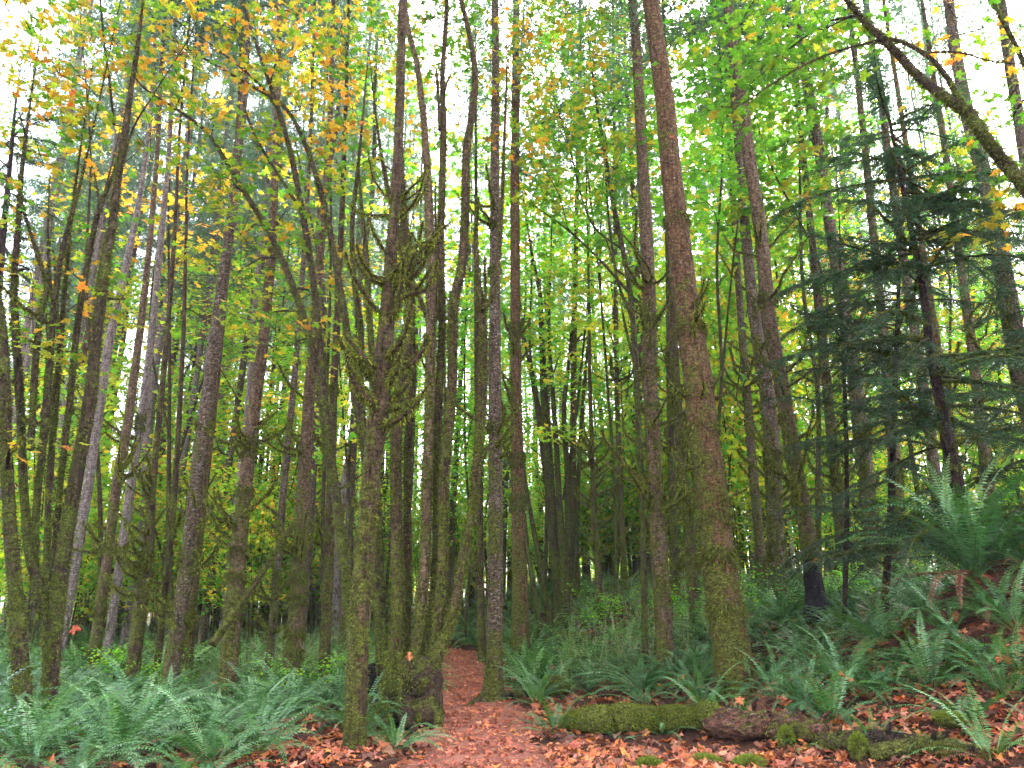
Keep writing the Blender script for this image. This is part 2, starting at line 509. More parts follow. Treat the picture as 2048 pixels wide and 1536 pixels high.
PAL = dict(
    g=(0.10, 0.30, 0.022), g2=(0.17, 0.38, 0.03), yg=(0.42, 0.52, 0.03), y=(0.70, 0.50, 0.035), yo=(0.78, 0.42, 0.04),
    o=(0.85, 0.34, 0.04), r=(0.62, 0.12, 0.03), b=(0.32, 0.14, 0.05))
MIX = dict(
    oy=(('yg', 3), ('y', 2), ('yo', 2.8), ('o', 2.4), ('g2', 4.2), ('g', 3.6), ('r', .4)),
    mix=(('g', 3.5), ('g2', 4.5), ('yg', 3), ('y', 1.6), ('yo', 1.3), ('o', 1), ('r', .15)),
    yg=(('g2', 4), ('yg', 3), ('y', 2), ('g', 3), ('yo', .6)),
    gy=(('g', 6), ('g2', 4), ('yg', 1.2), ('y', .5), ('yo', .35), ('o', .15)),
    g=(('g', 5), ('g2', 4), ('yg', 1), ('o', .1)),
    o=(('o', 2.2), ('yo', 4), ('y', 3.5), ('r', .25), ('b', .2)))


def pick(mix, n, rg=rng):
    ks = [PAL[a] for a, _ in MIX[mix]]; p = np.array([b for _, b in MIX[mix]], float)
    c = np.array(ks)[rg.choice(len(ks), n, p=p / p.sum())]
    return c * rg.uniform(0.7, 1.3, (n, 1)) * rg.uniform(0.93, 1.07, (n, 3))


def put_leaves(mb, pos, size, cols, tmpl, tilt=0.5, curl=0.12, rg=rng, normal=None):
    """Leaves at pos, roughly level, each turned and tipped by chance."""
    n = len(pos)
    az = rg.uniform(0, 2 * np.pi, n)
    nz = np.column_stack([rg.normal(0, tilt, n), rg.normal(0, tilt, n), np.ones(n)]) if normal is None else normal + rg.normal(0, tilt, (n, 3))
    nz /= np.linalg.norm(nz, axis=1, keepdims=True)
    y = np.column_stack([np.cos(az), np.sin(az), rg.normal(-0.25, 0.3, n)])
    y -= nz * (y * nz).sum(1, keepdims=True); y /= np.linalg.norm(y, axis=1, keepdims=True)
    x = np.cross(y, nz)
    T = tmpl - np.array([0, 0.35])
    m = len(T)
    asp = rg.uniform(0.85, 1.1, n)
    sz = np.asarray(size)
    r2 = (T ** 2).sum(1)
    cz = -curl * r2[None] * rg.uniform(-0.5, 2.2, (n, 1)) + curl * 0.5 * rg.normal(0, 1, (n, m)) * (m > 8)
    V = pos[:, None] + sz[:, None, None] * (T[None, :, :1] * asp[:, None, None] * x[:, None] + T[None, :, 1:] * y[:, None] + cz[..., None] * nz[:, None])
    if curl > 0 and m > 8:
        V = np.concatenate([V, (pos + nz * (0.02 * sz)[:, None])[:, None]], 1)
        b = np.arange(n)[:, None] * (m + 1)
        k = np.arange(m)
        f = np.stack([b + k, b + (k + 1) % m, np.broadcast_to(b + m, (n, m))], -1).reshape(-1, 3)
        mb.add(V.reshape(-1, 3), f, np.repeat(cols, m + 1, 0))
    else:
        f = np.arange(n * m).reshape(n, m)
        mb.add(V.reshape(-1, 3), f, np.repeat(cols, m, 0))


TWC = (0.06, 0.04, 0.03)


def ribbon_twigs(mb, A, B, w, col=TWC):
    """Thin three-sided twigs from points A to points B."""
    A, B = np.asarray(A, float), np.asarray(B, float)
    n = len(A)
    if n == 0: return
    d = B - A; d /= np.linalg.norm(d, axis=1, keepdims=True) + 1e-9
    s = np.cross(d, [0.3, 0.2, 0.9]); s /= np.linalg.norm(s, axis=1, keepdims=True) + 1e-9
    s2 = np.cross(d, s)
    w = np.broadcast_to(np.asarray(w, float), (n,))[:, None]
    ps = [A + s * w, A - 0.5 * s * w + 0.87 * s2 * w, A - 0.5 * s * w - 0.87 * s2 * w]
    pe = [B + (p - A) * 0.45 for p in ps]
    V = np.stack(ps + pe, 1).reshape(-1, 3)
    b = np.arange(n)[:, None] * 6
    f = np.concatenate([np.stack([b[:, 0] + i, b[:, 0] + (i + 1) % 3, b[:, 0] + 3 + (i + 1) % 3, b[:, 0] + 3 + i], -1) for i in range(3)])
    mb.add(V, f, col)


def leaf_cloud(leaves, twigs, c, rad, n, mix, tmpl, size, rg=rng):
    """A cloud of leaf layers round c (rad = three radii), each layer on its own twig."""
    c = np.asarray(c, float); rad = np.asarray(rad, float)
    per = 9
    n = int(n * (0.66 if mix in ('oy', 'o', 'mix') else 1.4))
    k = max(1, n // per)
    sp_ = rg.normal(0, 0.5, (k, 3)); sp_ = sp_ / np.maximum(1, np.linalg.norm(sp_, axis=1, keepdims=True))
    S = c + sp_ * rad
    if tmpl is not LEAF_C:
        ribbon_twigs(twigs, c + (S - c) * 0.08, S, 0.004)
    m = rg.integers(4, per * 2 - 3, k)
    idx = np.repeat(np.arange(k), m)
    off = rg.normal(0, 1, (len(idx), 3)) * np.array([0.2, 0.2, 0.055]) * (1 + 0.5 * (tmpl is LEAF_C))
    pos = S[idx] + off
    pick_c = pick(mix, k, rg)[idx] * 0.35 + pick(mix, len(idx), rg) * 0.65
    put_leaves(leaves, pos, rg.uniform(0.6, 1.25, len(idx)) * size, pick_c, tmpl, 0.42, 0.10 if tmpl is LEAF_A else 0.0, rg)


# ------------------------------------------------------------------ traced trees
def stem_pts(pts, D, dD=0.0, ground=True, ext=0.0, wobble=0.0):
    """Photo trace [(px, py, width px)] (bottom first) -> world points and radii (m)."""
    n = len(pts); out, rad = [], []
    y0, y1 = pts[0][1], pts[-1][1]
    for i, (px, py, wd) in enumerate(pts):
        f = (py - y0) / (y1 - y0 + 1e-9)
        p, mpp = P(px, py, D + dD * f + wobble * math.sin(5 * f + px))
        out.append(p); rad.append(wd * mpp / 2)
    if ground:
        b = out[0]; q2 = out[1] - out[0]
        z = tz(b.x, b.y) - 0.15
        if b.z > z + 0.05:
            f = (b.z - z) / max(0.2, q2.z)
            nb = Vector((b.x - q2.x * min(f, 1), b.y, z))
            out.insert(0, nb); rad.insert(0, rad[0] * 1.05)
    if ext > 0:
        d = (out[-1] - out[-2]).normalized()
        d = (d + Vector((0, 0, 0.25))).normalized()
        r_ = rad[-1]
        for q_ in (0.35, 0.7, 1.0):
            out.append(out[-1] + d * ext * 0.34); rad.append(max(0.006, r_ * (1 - q_ * 0.92)))
            d = (d + Vector((0, 0, 0.2))).normalized()
    return out, rad


def near_ring(D):
    return (20, 0.07) if D < 11 else (16, 0.10) if D < 16 else (10, 0.2)


def stem(mb, pts, D, dD=0.0, ground=True, ext=0.0, rough=0.045, flare=0.0, seed=0, wobble=0.0):
    p, r = stem_pts(pts, D, dD, ground, ext, wobble)
    ring, step = near_ring(D)
    if max(r) < 0.05: ring = 10
    return tube(mb, p, r, ring, step, rough, flare, None, seed)


def snag(parent, base, p0, az, L, r, moss=True, up=0.5, mat=None, rg=rng, fz=6500, fine=0):
    """One dead branch stub: leaves the trunk, bends upward, thick with moss."""
    d = Vector((math.cos(az), math.sin(az), rg.uniform(-0.15, 0.35)))
    pts, rad = [Vector(p0)], [r]
    L = L * 1.5; r = r * 1.55; rad = [r]
    k = 6
    for i in range(k):
        d = (d.normalized() + Vector((rg.normal(0, .16), rg.normal(0, .16), up * rg.uniform(-0.15, 1.0)))).normalized()
        pts.append(pts[-1] + d * L / k); rad.append(r * (1 - 0.6 * (i + 1) / k))
    mb = MB()
    c, rr, ab = tube(mb, pts, rad, 7, 0.06, 0.12, 0, None, int(rg.integers(99)))
    if fine:
        A, B = [], []
        for q_ in range(fine):
            i = rg.integers(1, len(c))
            A.append(c[i]); B.append(c[i] + np.array([rg.normal(0, .15), rg.normal(0, .15), rg.uniform(-.02, .22)]))
        ribbon_twigs(mb, A, B, 0.003)
    o = mb.build('branch', mat or B_MOSSY, parent, base)
    if moss:
        f = MB(); fuzz(f, c, rr, ab, fz, (0.02, 0.07), rg, droop=1.1, cols=[[0.10, 0.115, 0.014], [0.20, 0.215, 0.022], [0.06, 0.07, 0.012]])
        if f.n: f.build('moss', M_MOSS, o, base, False)
    return o


def snags_on(parent, base, c, r, n, zr, L, rad, up=0.4, rg=rng, mat=None, fz=6500, fine=0, moss=True, azs=None):
    idx = np.where((c[:, 2] > zr[0]) & (c[:, 2] < zr[1]))[0]
    if len(idx) == 0: return
    nw = max(1, n // 3)
    wh = rg.choice(idx, nw)
    for i in range(n):
        j = int(np.clip(wh[rg.integers(nw)] + rg.integers(-2, 3), 0, len(c) - 1))
        az = rg.uniform(0, 2 * math.pi) if azs is None else rg.choice(azs) + rg.normal(0, 0.4)
        ll = rg.uniform(*L)
        if math.sin(az) > 0.5: az = -az
        p0 = c[j] + np.array([math.cos(az), math.sin(az), 0]) * r[j] * 0.7
        snag(parent, base, p0, az, ll, rg.uniform(*rad), moss, up, mat, rg, fz, fine)


def fine_twigs(mb, c, r, n, zr, L, rg=rng, col=TWC, droop=0.0, w=0.005):
    """Thin dead conifer twigs standing out from a trunk."""
    idx = np.where((c[:, 2] > zr[0]) & (c[:, 2] < zr[1]))[0]
    if len(idx) == 0: return
    A, B, W = [], [], []
    for i in range(n):
        j = rg.choice(idx); az = rg.uniform(0, 2 * math.pi)
        p = c[j].copy(); d = np.array([math.cos(az), math.sin(az), rg.uniform(-0.3, 0.35)])
        l = rg.uniform(*L); k = 5
        for s in range(k):
            d = d + np.array([rg.normal(0, .12), rg.normal(0, .12), rg.normal(0.02 - droop * .1, .08)]); d /= np.linalg.norm(d)
            qn = p + d * l / k
            A.append(p); B.append(qn); W.append(w * (1 - 0.8 * s / k))
            if rg.uniform() < 0.75:
                e = d + rg.normal(0, 0.6, 3); e /= np.linalg.norm(e)
                A.append(qn); B.append(qn + e * l * rg.uniform(.1, .3)); W.append(w * 0.4)
            p = qn
    ribbon_twigs(mb, A, B, W, col)


def limb_to(mb, start, target, r0, sag=0.15, rg=rng, rend=0.006, mid=0.0):
    s, t = np.asarray(start, float), np.asarray(target, float)
    L = np.linalg.norm(t - s)
    m1 = s + (t - s) * 0.33 + np.array([rg.normal(0, .05), rg.normal(0, .05), sag * 0.8]) * L
    m2 = s + (t - s) * 0.68 + np.array([rg.normal(0, .05), rg.normal(0, .05), sag]) * L
    tube(mb, [s, m1, m2, t], [r0, r0 * 0.7, r0 * 0.45, rend], 6, 0.25, 0.05)


def maple(name, label, specs, bark, clusters=(), group=None, moss_d=2600, seed=0, snag_n=0, snag_z=(1, 7), base_px=None, D=10, base_blob=None, cat='maple tree', lsize=0.135, rough=0.045):
    """specs: list of dict(pts, D, dD, ground, ext). The first is the trunk, the others are stems."""
    rg = np.random.default_rng(100 + seed)
    b0, _ = P(*specs[0]['pts'][0][:2], specs[0].get('D', D))
    base = (b0.x, b0.y, tz(b0.x, b0.y))
    T = empty(name, base, label, cat, group)
    curves = []
    for i, s in enumerate(specs):
        mb = MB()
        DD = s.get('D', D)
        c, r, ab = stem(mb, s['pts'], DD, s.get('dD', 0), s.get('ground', True), s.get('ext', 2.5), rough, s.get('flare', 0.0), seed * 7 + i, s.get('wob', 0.05))
        o = mb.build('trunk' if i == 0 else 'stem', s.get('bark', bark), T, base)
        curves.append((c, r))
        if moss_d:
            f = MB()
            mt = s.get('moss_to', 11.0)
            fuzz(f, c, r, ab, moss_d, (0.018, 0.06), rg, lambda z: 1 - 0.85 * sst(mt * 0.5, mt, z))
            if f.n: f.build('moss', M_MOSS, o, base, False)
    if snag_n:
        for i, (c, r) in enumerate(curves):
            snags_on(T, base, c, r, max(1, snag_n // len(curves)), snag_z, (0.2, 0.7), (0.01, 0.02), rg=rg)
    if clusters:
        lv = MB(); tw = lv
        allc = np.concatenate([c for c, _ in curves]); allr = np.concatenate([r for _, r in curves])
        for (cx, cy_, rp, DD, n, mix) in clusters:
            p, mpp = P(cx, cy_, DD); p = np.array(p); rad = rp * mpp
            lb = MB()
            dist = np.linalg.norm(allc - p, axis=1) + 2.5 * np.maximum(0, allc[:, 2] - p[2] + 0.2 * rad)
            j = int(np.argmin(dist))
            if dist[j] > 0.3:
                limb_to(lb, allc[j], p, min(0.03, allr[j] * 0.55), 0.08, rg)
            k2 = 3
            for q_ in range(k2):
                e = p + rg.normal(0, 0.45, 3) * np.array([1, 1, 0.6]) * rad
                limb_to(lb, p, e, 0.008, 0.05, rg, 0.004)
            lb.build('limb', B_DARKT, T, base)
            tm = LEAF_A if DD < 13 else LEAF_B
            leaf_cloud(lv, tw, p, (rad * 1.25, max(rad, 1.1), rad), n, mix, tm, lsize, rg)
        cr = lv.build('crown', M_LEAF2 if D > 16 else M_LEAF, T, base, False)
    return T


B_DARKT = bark_mat('bark_limb', (0.045, 0.028, 0.02), (0.11, 0.075, 0.05), moss=0.35, moss_top=14, lichen=0.1, low_moss=0.1)


# conifer crowns: whorls of drooping branches hung with needle sprays
def conifer_crown(seed, height=15.0, rmax=2.4, dens=0.17, need=(0.10, 0.17, 0.11)):
    rg = np.random.default_rng(seed)
    nb = MB(); A, B, W = [], [], []
    Vs, Cs = [], []
    z = 0.0
    while z < height:
        t = z / height
        L = 1.25 * rmax * (0.35 + 0.65 * min(1, t * 6)) * (1 - t) ** 0.65 * rg.uniform(0.6, 1.1)
        az = rg.uniform(0, 2 * np.pi)
        k = max(3, int(L / 0.28))
        d = np.array([math.cos(az), math.sin(az), 0.25 * rg.uniform(-0.5, 1)])
        p = np.array([0, 0, z])
        for s in range(k):
            qn = p + d * L / k
            A.append(p); B.append(qn); W.append(0.014 * (1 - 0.85 * s / k))
            d = d + np.array([rg.normal(0, .06), rg.normal(0, .06), -0.07]); d /= np.linalg.norm(d)
            for sd in (-1, 1):
                for _ in range(2):
                    tw_l = (0.5 * (1 - 0.6 * s / k)) * rg.uniform(0.5, 1.2) * min(1, L)
                    side = np.cross(d, [0, 0, 1]); side /= np.linalg.norm(side)
                    dd = side * sd * rg.uniform(0.5, 1) + d * 0.7 + np.array([0, 0, rg.uniform(-0.45, 0.05)]); dd /= np.linalg.norm(dd)
                    st = p + (qn - p) * rg.uniform()
                    m = 6
                    f = (np.arange(m) + rg.uniform(0, 1, m)) / m
                    pos = st + dd * (f * tw_l)[:, None]
                    nd = dd + rg.normal(0, 0.55, (m, 3)); nd /= np.linalg.norm(nd, axis=1, keepdims=True)
                    sv = np.cross(nd, rg.normal(size=(m, 3))); sv /= np.linalg.norm(sv, axis=1, keepdims=True)
                    ln = rg.uniform(0.09, 0.2, m)[:, None]
                    Vs.append(np.stack([pos - sv * 0.012, pos + nd * ln * 0.5 + sv * 0.016, pos + nd * ln, pos + nd * ln * 0.5 - sv * 0.016], 1))
                    Cs.append(np.array(need) * rg.uniform(0.7, 1.4, (m, 1)) * rg.uniform(0.9, 1.1, 3))
            p = qn
        z += 0.86 * dens * rg.uniform(0.4, 1.6) * (1.5 - 0.6 * t)
    V = np.concatenate(Vs).reshape(-1, 3); C = np.repeat(np.concatenate(Cs), 4, 0)
    nb.add(V, np.arange(len(V)).reshape(-1, 4), C)
    ribbon_twigs(nb, A, B, W, (0.05, 0.035, 0.028))
    return nb.mesh('crown', M_NEED, (0, 0, 0), False)


CROWNS = [conifer_crown(11), conifer_crown(12, 16, 2.9, 0.17, (0.11, 0.18, 0.11)), conifer_crown(13, 13, 2.1, 0.14, (0.09, 0.16, 0.11)),
          conifer_crown(14, 18, 2.6, 0.18, (0.11, 0.19, 0.10))]


def conifer(name, label, pts, D, bark, snag_n=10, snag_z=(1.5, 7), twig_n=40, twig_z=(5, 14), moss_d=1500, moss_to=6, flare=0.25, seed=0, dD=0.0,
            total=26, crown_z=13, snag_L=(0.25, 0.8), snag_r=(0.012, 0.026), cat='conifer tree', group=None, rough=0.04, crown=True, rings=3, twig_L=(0.6, 1.8)):
    rg = np.random.default_rng(500 + seed)
    b0, _ = P(*pts[0][:2], D)
    base = (b0.x, b0.y, tz(b0.x, b0.y))
    T = empty(name, base, label, cat, group)
    p, r = stem_pts(pts, D, dD)
    d = (p[-1] - p[-3]).normalized(); d = (d + Vector((0, 0, 0.6))).normalized()
    left = max(3.0, total - p[-1].z)
    r_ = r[-1]
    for q_ in (0.3, 0.6, 0.85, 1.0):
        p.append(p[-1] + d * left * 0.25); r.append(max(0.012, r_ * (1 - q_ * 0.9)))
    ring, step = near_ring(D)
    mb = MB()
    c, r, ab = tube(mb, p, r, ring, step, rough, flare, None, seed)
    o = mb.build('trunk', bark, T, base)
    f = MB()
    if moss_d:
        fuzz(f, c, r, ab, moss_d, (0.016, 0.055), rg, lambda z: 1 - 0.9 * sst(moss_to * 0.5, moss_to, z))
    # collars of hanging moss where old whorls of branches stood
    for q_ in range(rings):
        z0 = base[2] + rg.uniform(snag_z[0] * 0.5, snag_z[1])
        j = int(np.argmin(np.abs(c[:, 2] - z0)))
        a0, a1 = max(0, j - 1), min(len(c), j + 2)
        if a1 - a0 >= 2:
            fuzz(f, c[a0:a1], r[a0:a1] * 1.06, tuple(x[a0:a1] for x in ab), 5200, (0.03, 0.10), rg, droop=1.3, wid=0.008)
    if f.n: f.build('moss', M_MOSS, o, base, False)
    snags_on(T, base, c, r, snag_n, (base[2] + snag_z[0], base[2] + snag_z[1]), snag_L, snag_r, rg=rg, fine=0)
    if twig_n:
        tm = MB(); fine_twigs(tm, c, r, twig_n, (base[2] + twig_z[0], base[2] + twig_z[1]), twig_L, rg)
        tm.build('dead_twigs', M_TWIG, T, base, False)  # thin dead twigs along the trunk, joined in one mesh
    if crown:
        j = int(np.argmin(np.abs(c[:, 2] - (base[2] + crown_z))))
        link('crown', CROWNS[seed % 4], T, tuple(c[j] - np.array(base)), (0, 0, seed * 1.3), (1, 1, (total - crown_z) / 15))
    return T, c, r


def half(pts, k=1.0):
    return [(a, b, c * k) for a, b, c in pts]


# --- the slim mossy tree in front, left of the path
J, jc, jr = conifer('mossy_tree', 'slim mossy tree with bristling stubs, nearest the camera just left of the path',
    [(709, 1497, 46), (713, 1380, 43), (722, 1200, 39), (733, 1050, 37), (745, 920, 36), (757, 840, 42), (766, 740, 38), (773, 640, 31), (780, 540, 25), (788, 430, 21), (796, 300, 19), (801, 150, 18), (806, -10, 16)],
    8.9, B_MOSSY, snag_n=0, moss_d=2500, moss_to=7.5, flare=0.12, seed=1, twig_n=18, twig_z=(3.8, 9), rings=0, cat='tree', total=18, crown_z=12)
jb = J.location
rgj = np.random.default_rng(42)
for (y0, y1, n, Lr, rr_) in ((860, 700, 13, (0.2, 0.55), (0.018, 0.038)), (700, 540, 12, (0.3, 0.7), (0.012, 0.024)), (540, 300, 9, (0.25, 0.6), (0.008, 0.014)), (1050, 860, 3, (0.08, 0.16), (0.02, 0.03))):
    za, zb = P(750, y0, 8.9)[0].z, P(750, y1, 8.9)[0].z
    snags_on(J, jb, jc, jr, n, (za, zb), Lr, rr_, 0.5, rgj, fz=9000, fine=0, azs=[0, 0.4, math.pi, math.pi - 0.5, -0.5, -math.pi / 2])

# --- the many-stemmed maple at the path's left edge
L_D = 11.0
clump = maple('multi_stem_maple', 'many stemmed maple rising from one dark swollen mossy base left of the path', [
    dict(pts=[(848, 1395, 44), (836, 1320, 24), (845, 1193, 22), (851, 1068, 21), (856, 918, 21), (860, 768, 20), (862, 550, 19), (857, 400, 17), (852, 300, 15), (846, 225, 13), (833, 125, 11), (815, 50, 10), (808, -20, 9)], bark=B_BROWN, moss_to=9),
    dict(pts=[(800, 1400, 46), (790, 1330, 27), (795, 1218, 24), (793, 1068, 24), (792, 918, 23), (797, 800, 22), (812, 700, 20), (820, 600, 19), (815, 500, 15), (806, 400, 12), (800, 250, 9)], D=11.2),
    dict(pts=[(815, 1395, 40), (812, 1320, 20), (814, 1218, 16), (815, 1068, 16), (816, 918, 16), (822, 768, 19), (820, 640, 18), (812, 540, 14), (790, 440, 10), (770, 350, 8)], D=11.5),
    dict(pts=[(838, 1390, 50), (852, 1300, 22), (868, 1193, 18), (874, 1068, 18), (874, 918, 17), (879, 768, 16), (884, 650, 15), (881, 500, 14), (885, 350, 13), (887, 250, 12), (885, 150, 10), (890, 75, 9), (895, -20, 8)], D=11.1),
    dict(pts=[(850, 1400, 46), (868, 1320, 24), (879, 1218, 21), (885, 1118, 20), (889, 968, 20), (896, 868, 20), (904, 768, 20), (905, 675, 20), (908, 600, 19), (925, 525, 18), (931, 400, 17), (933, 300, 16), (945, 225, 14), (950, 150, 12), (940, 75, 10), (920, -10, 9)], D=10.9),
    dict(pts=[(858, 1375, 44), (872, 1310, 30), (894, 1268, 20), (914, 1193, 19), (925, 1118, 18), (944, 1018, 17), (955, 918, 18), (960, 843, 18), (965, 768, 17), (967, 690, 16), (964, 620, 12), (956, 560, 10), (951, 480, 8), (955, 430, 5)], D=10.8, ext=0.3),
    dict(pts=[(966, 620, 9), (985, 590, 10), (998, 500, 9), (1004, 400, 8), (1008, 300, 6), (1012, 180, 5)], D=10.8, ground=False, ext=1),
    dict(pts=[(1000 - 27, 620, 5), (970, 560, 6), (970, 520, 4)], D=10.8, ground=False, ext=0.1),
    dict(pts=[(856, 640, 9), (835, 585, 9), (822, 560, 8), (808, 520, 6)], D=11, ground=False, ext=0.5),
    dict(pts=[(874, 640, 5), (875, 560, 6), (872, 470, 5), (870, 385, 3)], D=11, ground=False, ext=0.2),
    dict(pts=[(880, 260, 8), (876, 190, 6), (873, 145, 5)], D=11, ground=False, ext=0.1),
    dict(pts=[(889, 185, 5), (894, 165, 5), (900, 152, 4)], D=11, ground=False, ext=0.1),
    ], B_MOSSY, D=L_D, seed=2, moss_d=3600, clusters=[
    (700, 190, 95, 12, 230, 'mix'), (770, 90, 95, 12.5, 200, 'mix'), (860, 40, 85, 12, 200, 'gy'), (720, 330, 85, 12, 130, 'mix'), (840, 130, 60, 13, 110, 'oy'),
    (860, 285, 60, 13, 70, 'mix'), (815, 400, 60, 13, 70, 'mix'), (870, 520, 60, 13, 70, 'gy'), (930, 620, 50, 13, 40, 'mix')])
# its swollen foot, burls and roots
rgb = np.random.default_rng(9)
cb = clump.location
mbb = MB()
foot, _ = P(833, 1400, 11.0)
gz = tz(foot.x, foot.y)


def lump(mb, c, rx, ry, rz, seed, rough=0.10, seg=26, rings=18, col=None):
    th = np.linspace(0, 2 * np.pi, seg, endpoint=False)[None]; ph = np.linspace(0, np.pi, rings)[:, None]
    q = seed * 1.3
    n = 1 + rough * (np.sin(3 * th + q + 2 * ph) + 0.7 * np.sin(5 * th - 4 * ph + 2 * q) + 0.5 * np.sin(9 * ph + 2 * th + q) + 0.4 * np.sin(11 * th + q * 3) * np.sin(ph))
    n = 1 + (n - 1) * np.sin(ph)
    V = np.stack([c[0] + rx * n * np.sin(ph) * np.cos(th), c[1] + ry * n * np.sin(ph) * np.sin(th), c[2] + rz * n * np.cos(ph) * np.ones_like(th)], -1)
    i = np.arange(rings - 1)[:, None] * seg; j = np.arange(seg)[None]; j2 = (j + 1) % seg
    qd = np.stack([i + j, i + seg + j, i + seg + j2, i + j2], -1).reshape(-1, 4)
    mb.add(V.reshape(-1, 3), qd, col)
    return V


def pxm(px, py, D):
    return np.array(P(px, py, D)[0])


for k_, (px, py, D_, r1, r2, r3) in enumerate([(835, 1365, 11.0, 0.36, 0.34, 0.34), (861, 1405, 10.7, 0.17, 0.17, 0.27), (850, 1360, 10.75, 0.22, 0.22, 0.30), (775, 1420, 10.8, 0.24, 0.22, 0.26), (845, 1425, 10.65, 0.24, 0.2, 0.2), (805, 1385, 10.9, 0.25, 0.26, 0.32), (825, 1350, 10.9, 0.26, 0.25, 0.22)]):
    lump(mbb, pxm(px, py, D_), r1, r2, r3, k_ + 1, 0.06)
for k_, (pp, rr_) in enumerate([([(800, 1345, 11), (775, 1390, 10.6), (757, 1425, 10.3), (745, 1460, 10.1)], (0.16, 0.12, 0.09, 0.05)),
                                ([(815, 1380, 10.8), (812, 1420, 10.4), (826, 1452, 10.1)], (0.15, 0.09, 0.05)),
                                ([(862, 1390, 10.8), (872, 1425, 10.6), (876, 1432, 10.55)], (0.14, 0.12, 0.09))]):
    pl_ = [pxm(*q_) for q_ in pp]
    for q_ in pl_[1:]: q_[2] = min(q_[2], tz(q_[0], q_[1]) + 0.10)
    pl_.append(pl_[-1] + (pl_[-1] - pl_[-2]) * 0.7 + np.array([0, 0, -0.22]))
    tube(mbb, pl_, tuple(rr_) + (0.03,), 12, 0.06, 0.10, 0, None, k_, cap=True)
fo = mbb.build('root_base', bark_mat('bark_burl', (0.05, 0.027, 0.018), (0.11, 0.06, 0.038), moss=0.50, moss_top=1.4, lichen=0.05, low_moss=-0.05), clump, cb)
f = MB()
for (px, py, D_, rr_, LL) in ((800, 1340, 10.75, 0.2, 0.5), (835, 1335, 10.7, 0.25, 0.4), (780, 1395, 10.4, 0.13, 0.4), (760, 1430, 10.2, 0.1, 0.3), (815, 1350, 10.65, 0.25, 0.4)):
    c0 = pxm(px, py, D_)
    cc, rr2 = np.array([c0 - [0, 0, LL / 2], c0, c0 + [0, 0, LL / 2]]), np.array([rr_] * 3)
    fuzz(f, cc, rr2, frames(cc)[1:] + (None,), 4500, (0.015, 0.05), rgb)
f.build('moss', M_MOSS, fo, cb, False)

# --- leaning maple stems that arch out to the upper left
maple('arching_maple', 'mossy maple whose long thin stems arch to the upper left under orange leaves', [
    dict(pts=[(704, 1290, 20.5), (699, 1210, 19.2), (690, 1140, 17.9), (671, 1000, 16.6), (652, 880, 15.4), (640, 768, 15.4), (622, 690, 14.1), (596, 600, 12.8), (566, 525, 12.2), (530, 450, 11.5), (480, 370, 9.0), (425, 280, 7.7), (385, 240, 6.4), (300, 185, 4.5)], ext=1.2),
    dict(pts=[(708, 1290, 17.9), (698, 1180, 17.9), (672, 980, 15.4), (656, 850, 14.1), (646, 765, 14.1), (636, 650, 14.1), (625, 550, 12.8), (605, 425, 12.2), (580, 300, 10.2), (555, 215, 9.0), (525, 125, 7.0), (480, -10, 5.1)], ext=2),
    dict(pts=[(762, 1320, 19.2), (752, 1180, 17.9), (745, 1080, 16.6), (735, 960, 16.6), (721, 850, 15.4), (706, 768, 15.4), (692, 650, 14.1), (671, 525, 12.8), (646, 400, 10.9), (611, 290, 9.0), (570, 215, 7.7), (500, 170, 5.8), (430, 130, 4.5), (350, 80, 3.8)], ext=1),
    dict(pts=[(560, 225, 5.1), (515, 165, 5.1), (430, 95, 3.8), (350, 40, 2.6)], ground=False, ext=0.6),
    dict(pts=[(602, 420, 7.7), (570, 370, 6.4), (520, 290, 5.8), (495, 235, 5.1)], ground=False, ext=0.3),
    dict(pts=[(735, 960, 10.2), (728, 860, 12.8), (722, 768, 11.5), (722, 660, 11.5), (708, 560, 10.2), (704, 460, 9.0), (712, 375, 7.7), (724, 250, 5.1)], ground=False, ext=1.5),
    dict(pts=[(770, 1300, 12.8), (760, 1100, 14.1), (752, 930, 14.1), (748, 768, 14.1), (742, 680, 12.8), (735, 560, 11.5), (730, 480, 9.0), (722, 400, 6.4)], ext=1),
    ], B_MOSSY2, D=11.3, seed=3, moss_d=2600, clusters=[  # darker bark stands in for the stems' silhouette against the sky
    (360, 110, 110, 10.5, 260, 'oy'), (470, 60, 110, 10.5, 260, 'oy'), (560, 120, 100, 11, 230, 'oy'), (420, 240, 90, 11, 170, 'mix'), (600, 220, 90, 11.5, 200, 'oy'),
    (520, 300, 90, 11.5, 170, 'mix'), (440, 350, 80, 11, 110, 'yg'), (620, 330, 90, 11.5, 170, 'mix'), (565, 430, 80, 11, 110, 'mix'), (480, 470, 80, 12, 100, 'mix'),
    (660, 470, 80, 12, 110, 'mix'), (610, 40, 90, 12, 200, 'oy'), (280, 60, 90, 10.5, 160, 'oy'), (680, 60, 80, 11, 150, 'oy'), (620, 590, 80, 12, 90, 'mix'), (480, 540, 60, 12, 60, 'yg'),
    (690, 260, 60, 11, 80, 'o'), (640, 700, 70, 12, 70, 'oy'), (590, 690, 60, 12, 50, 'yg'), (520, 640, 60, 12, 50, 'yg')])

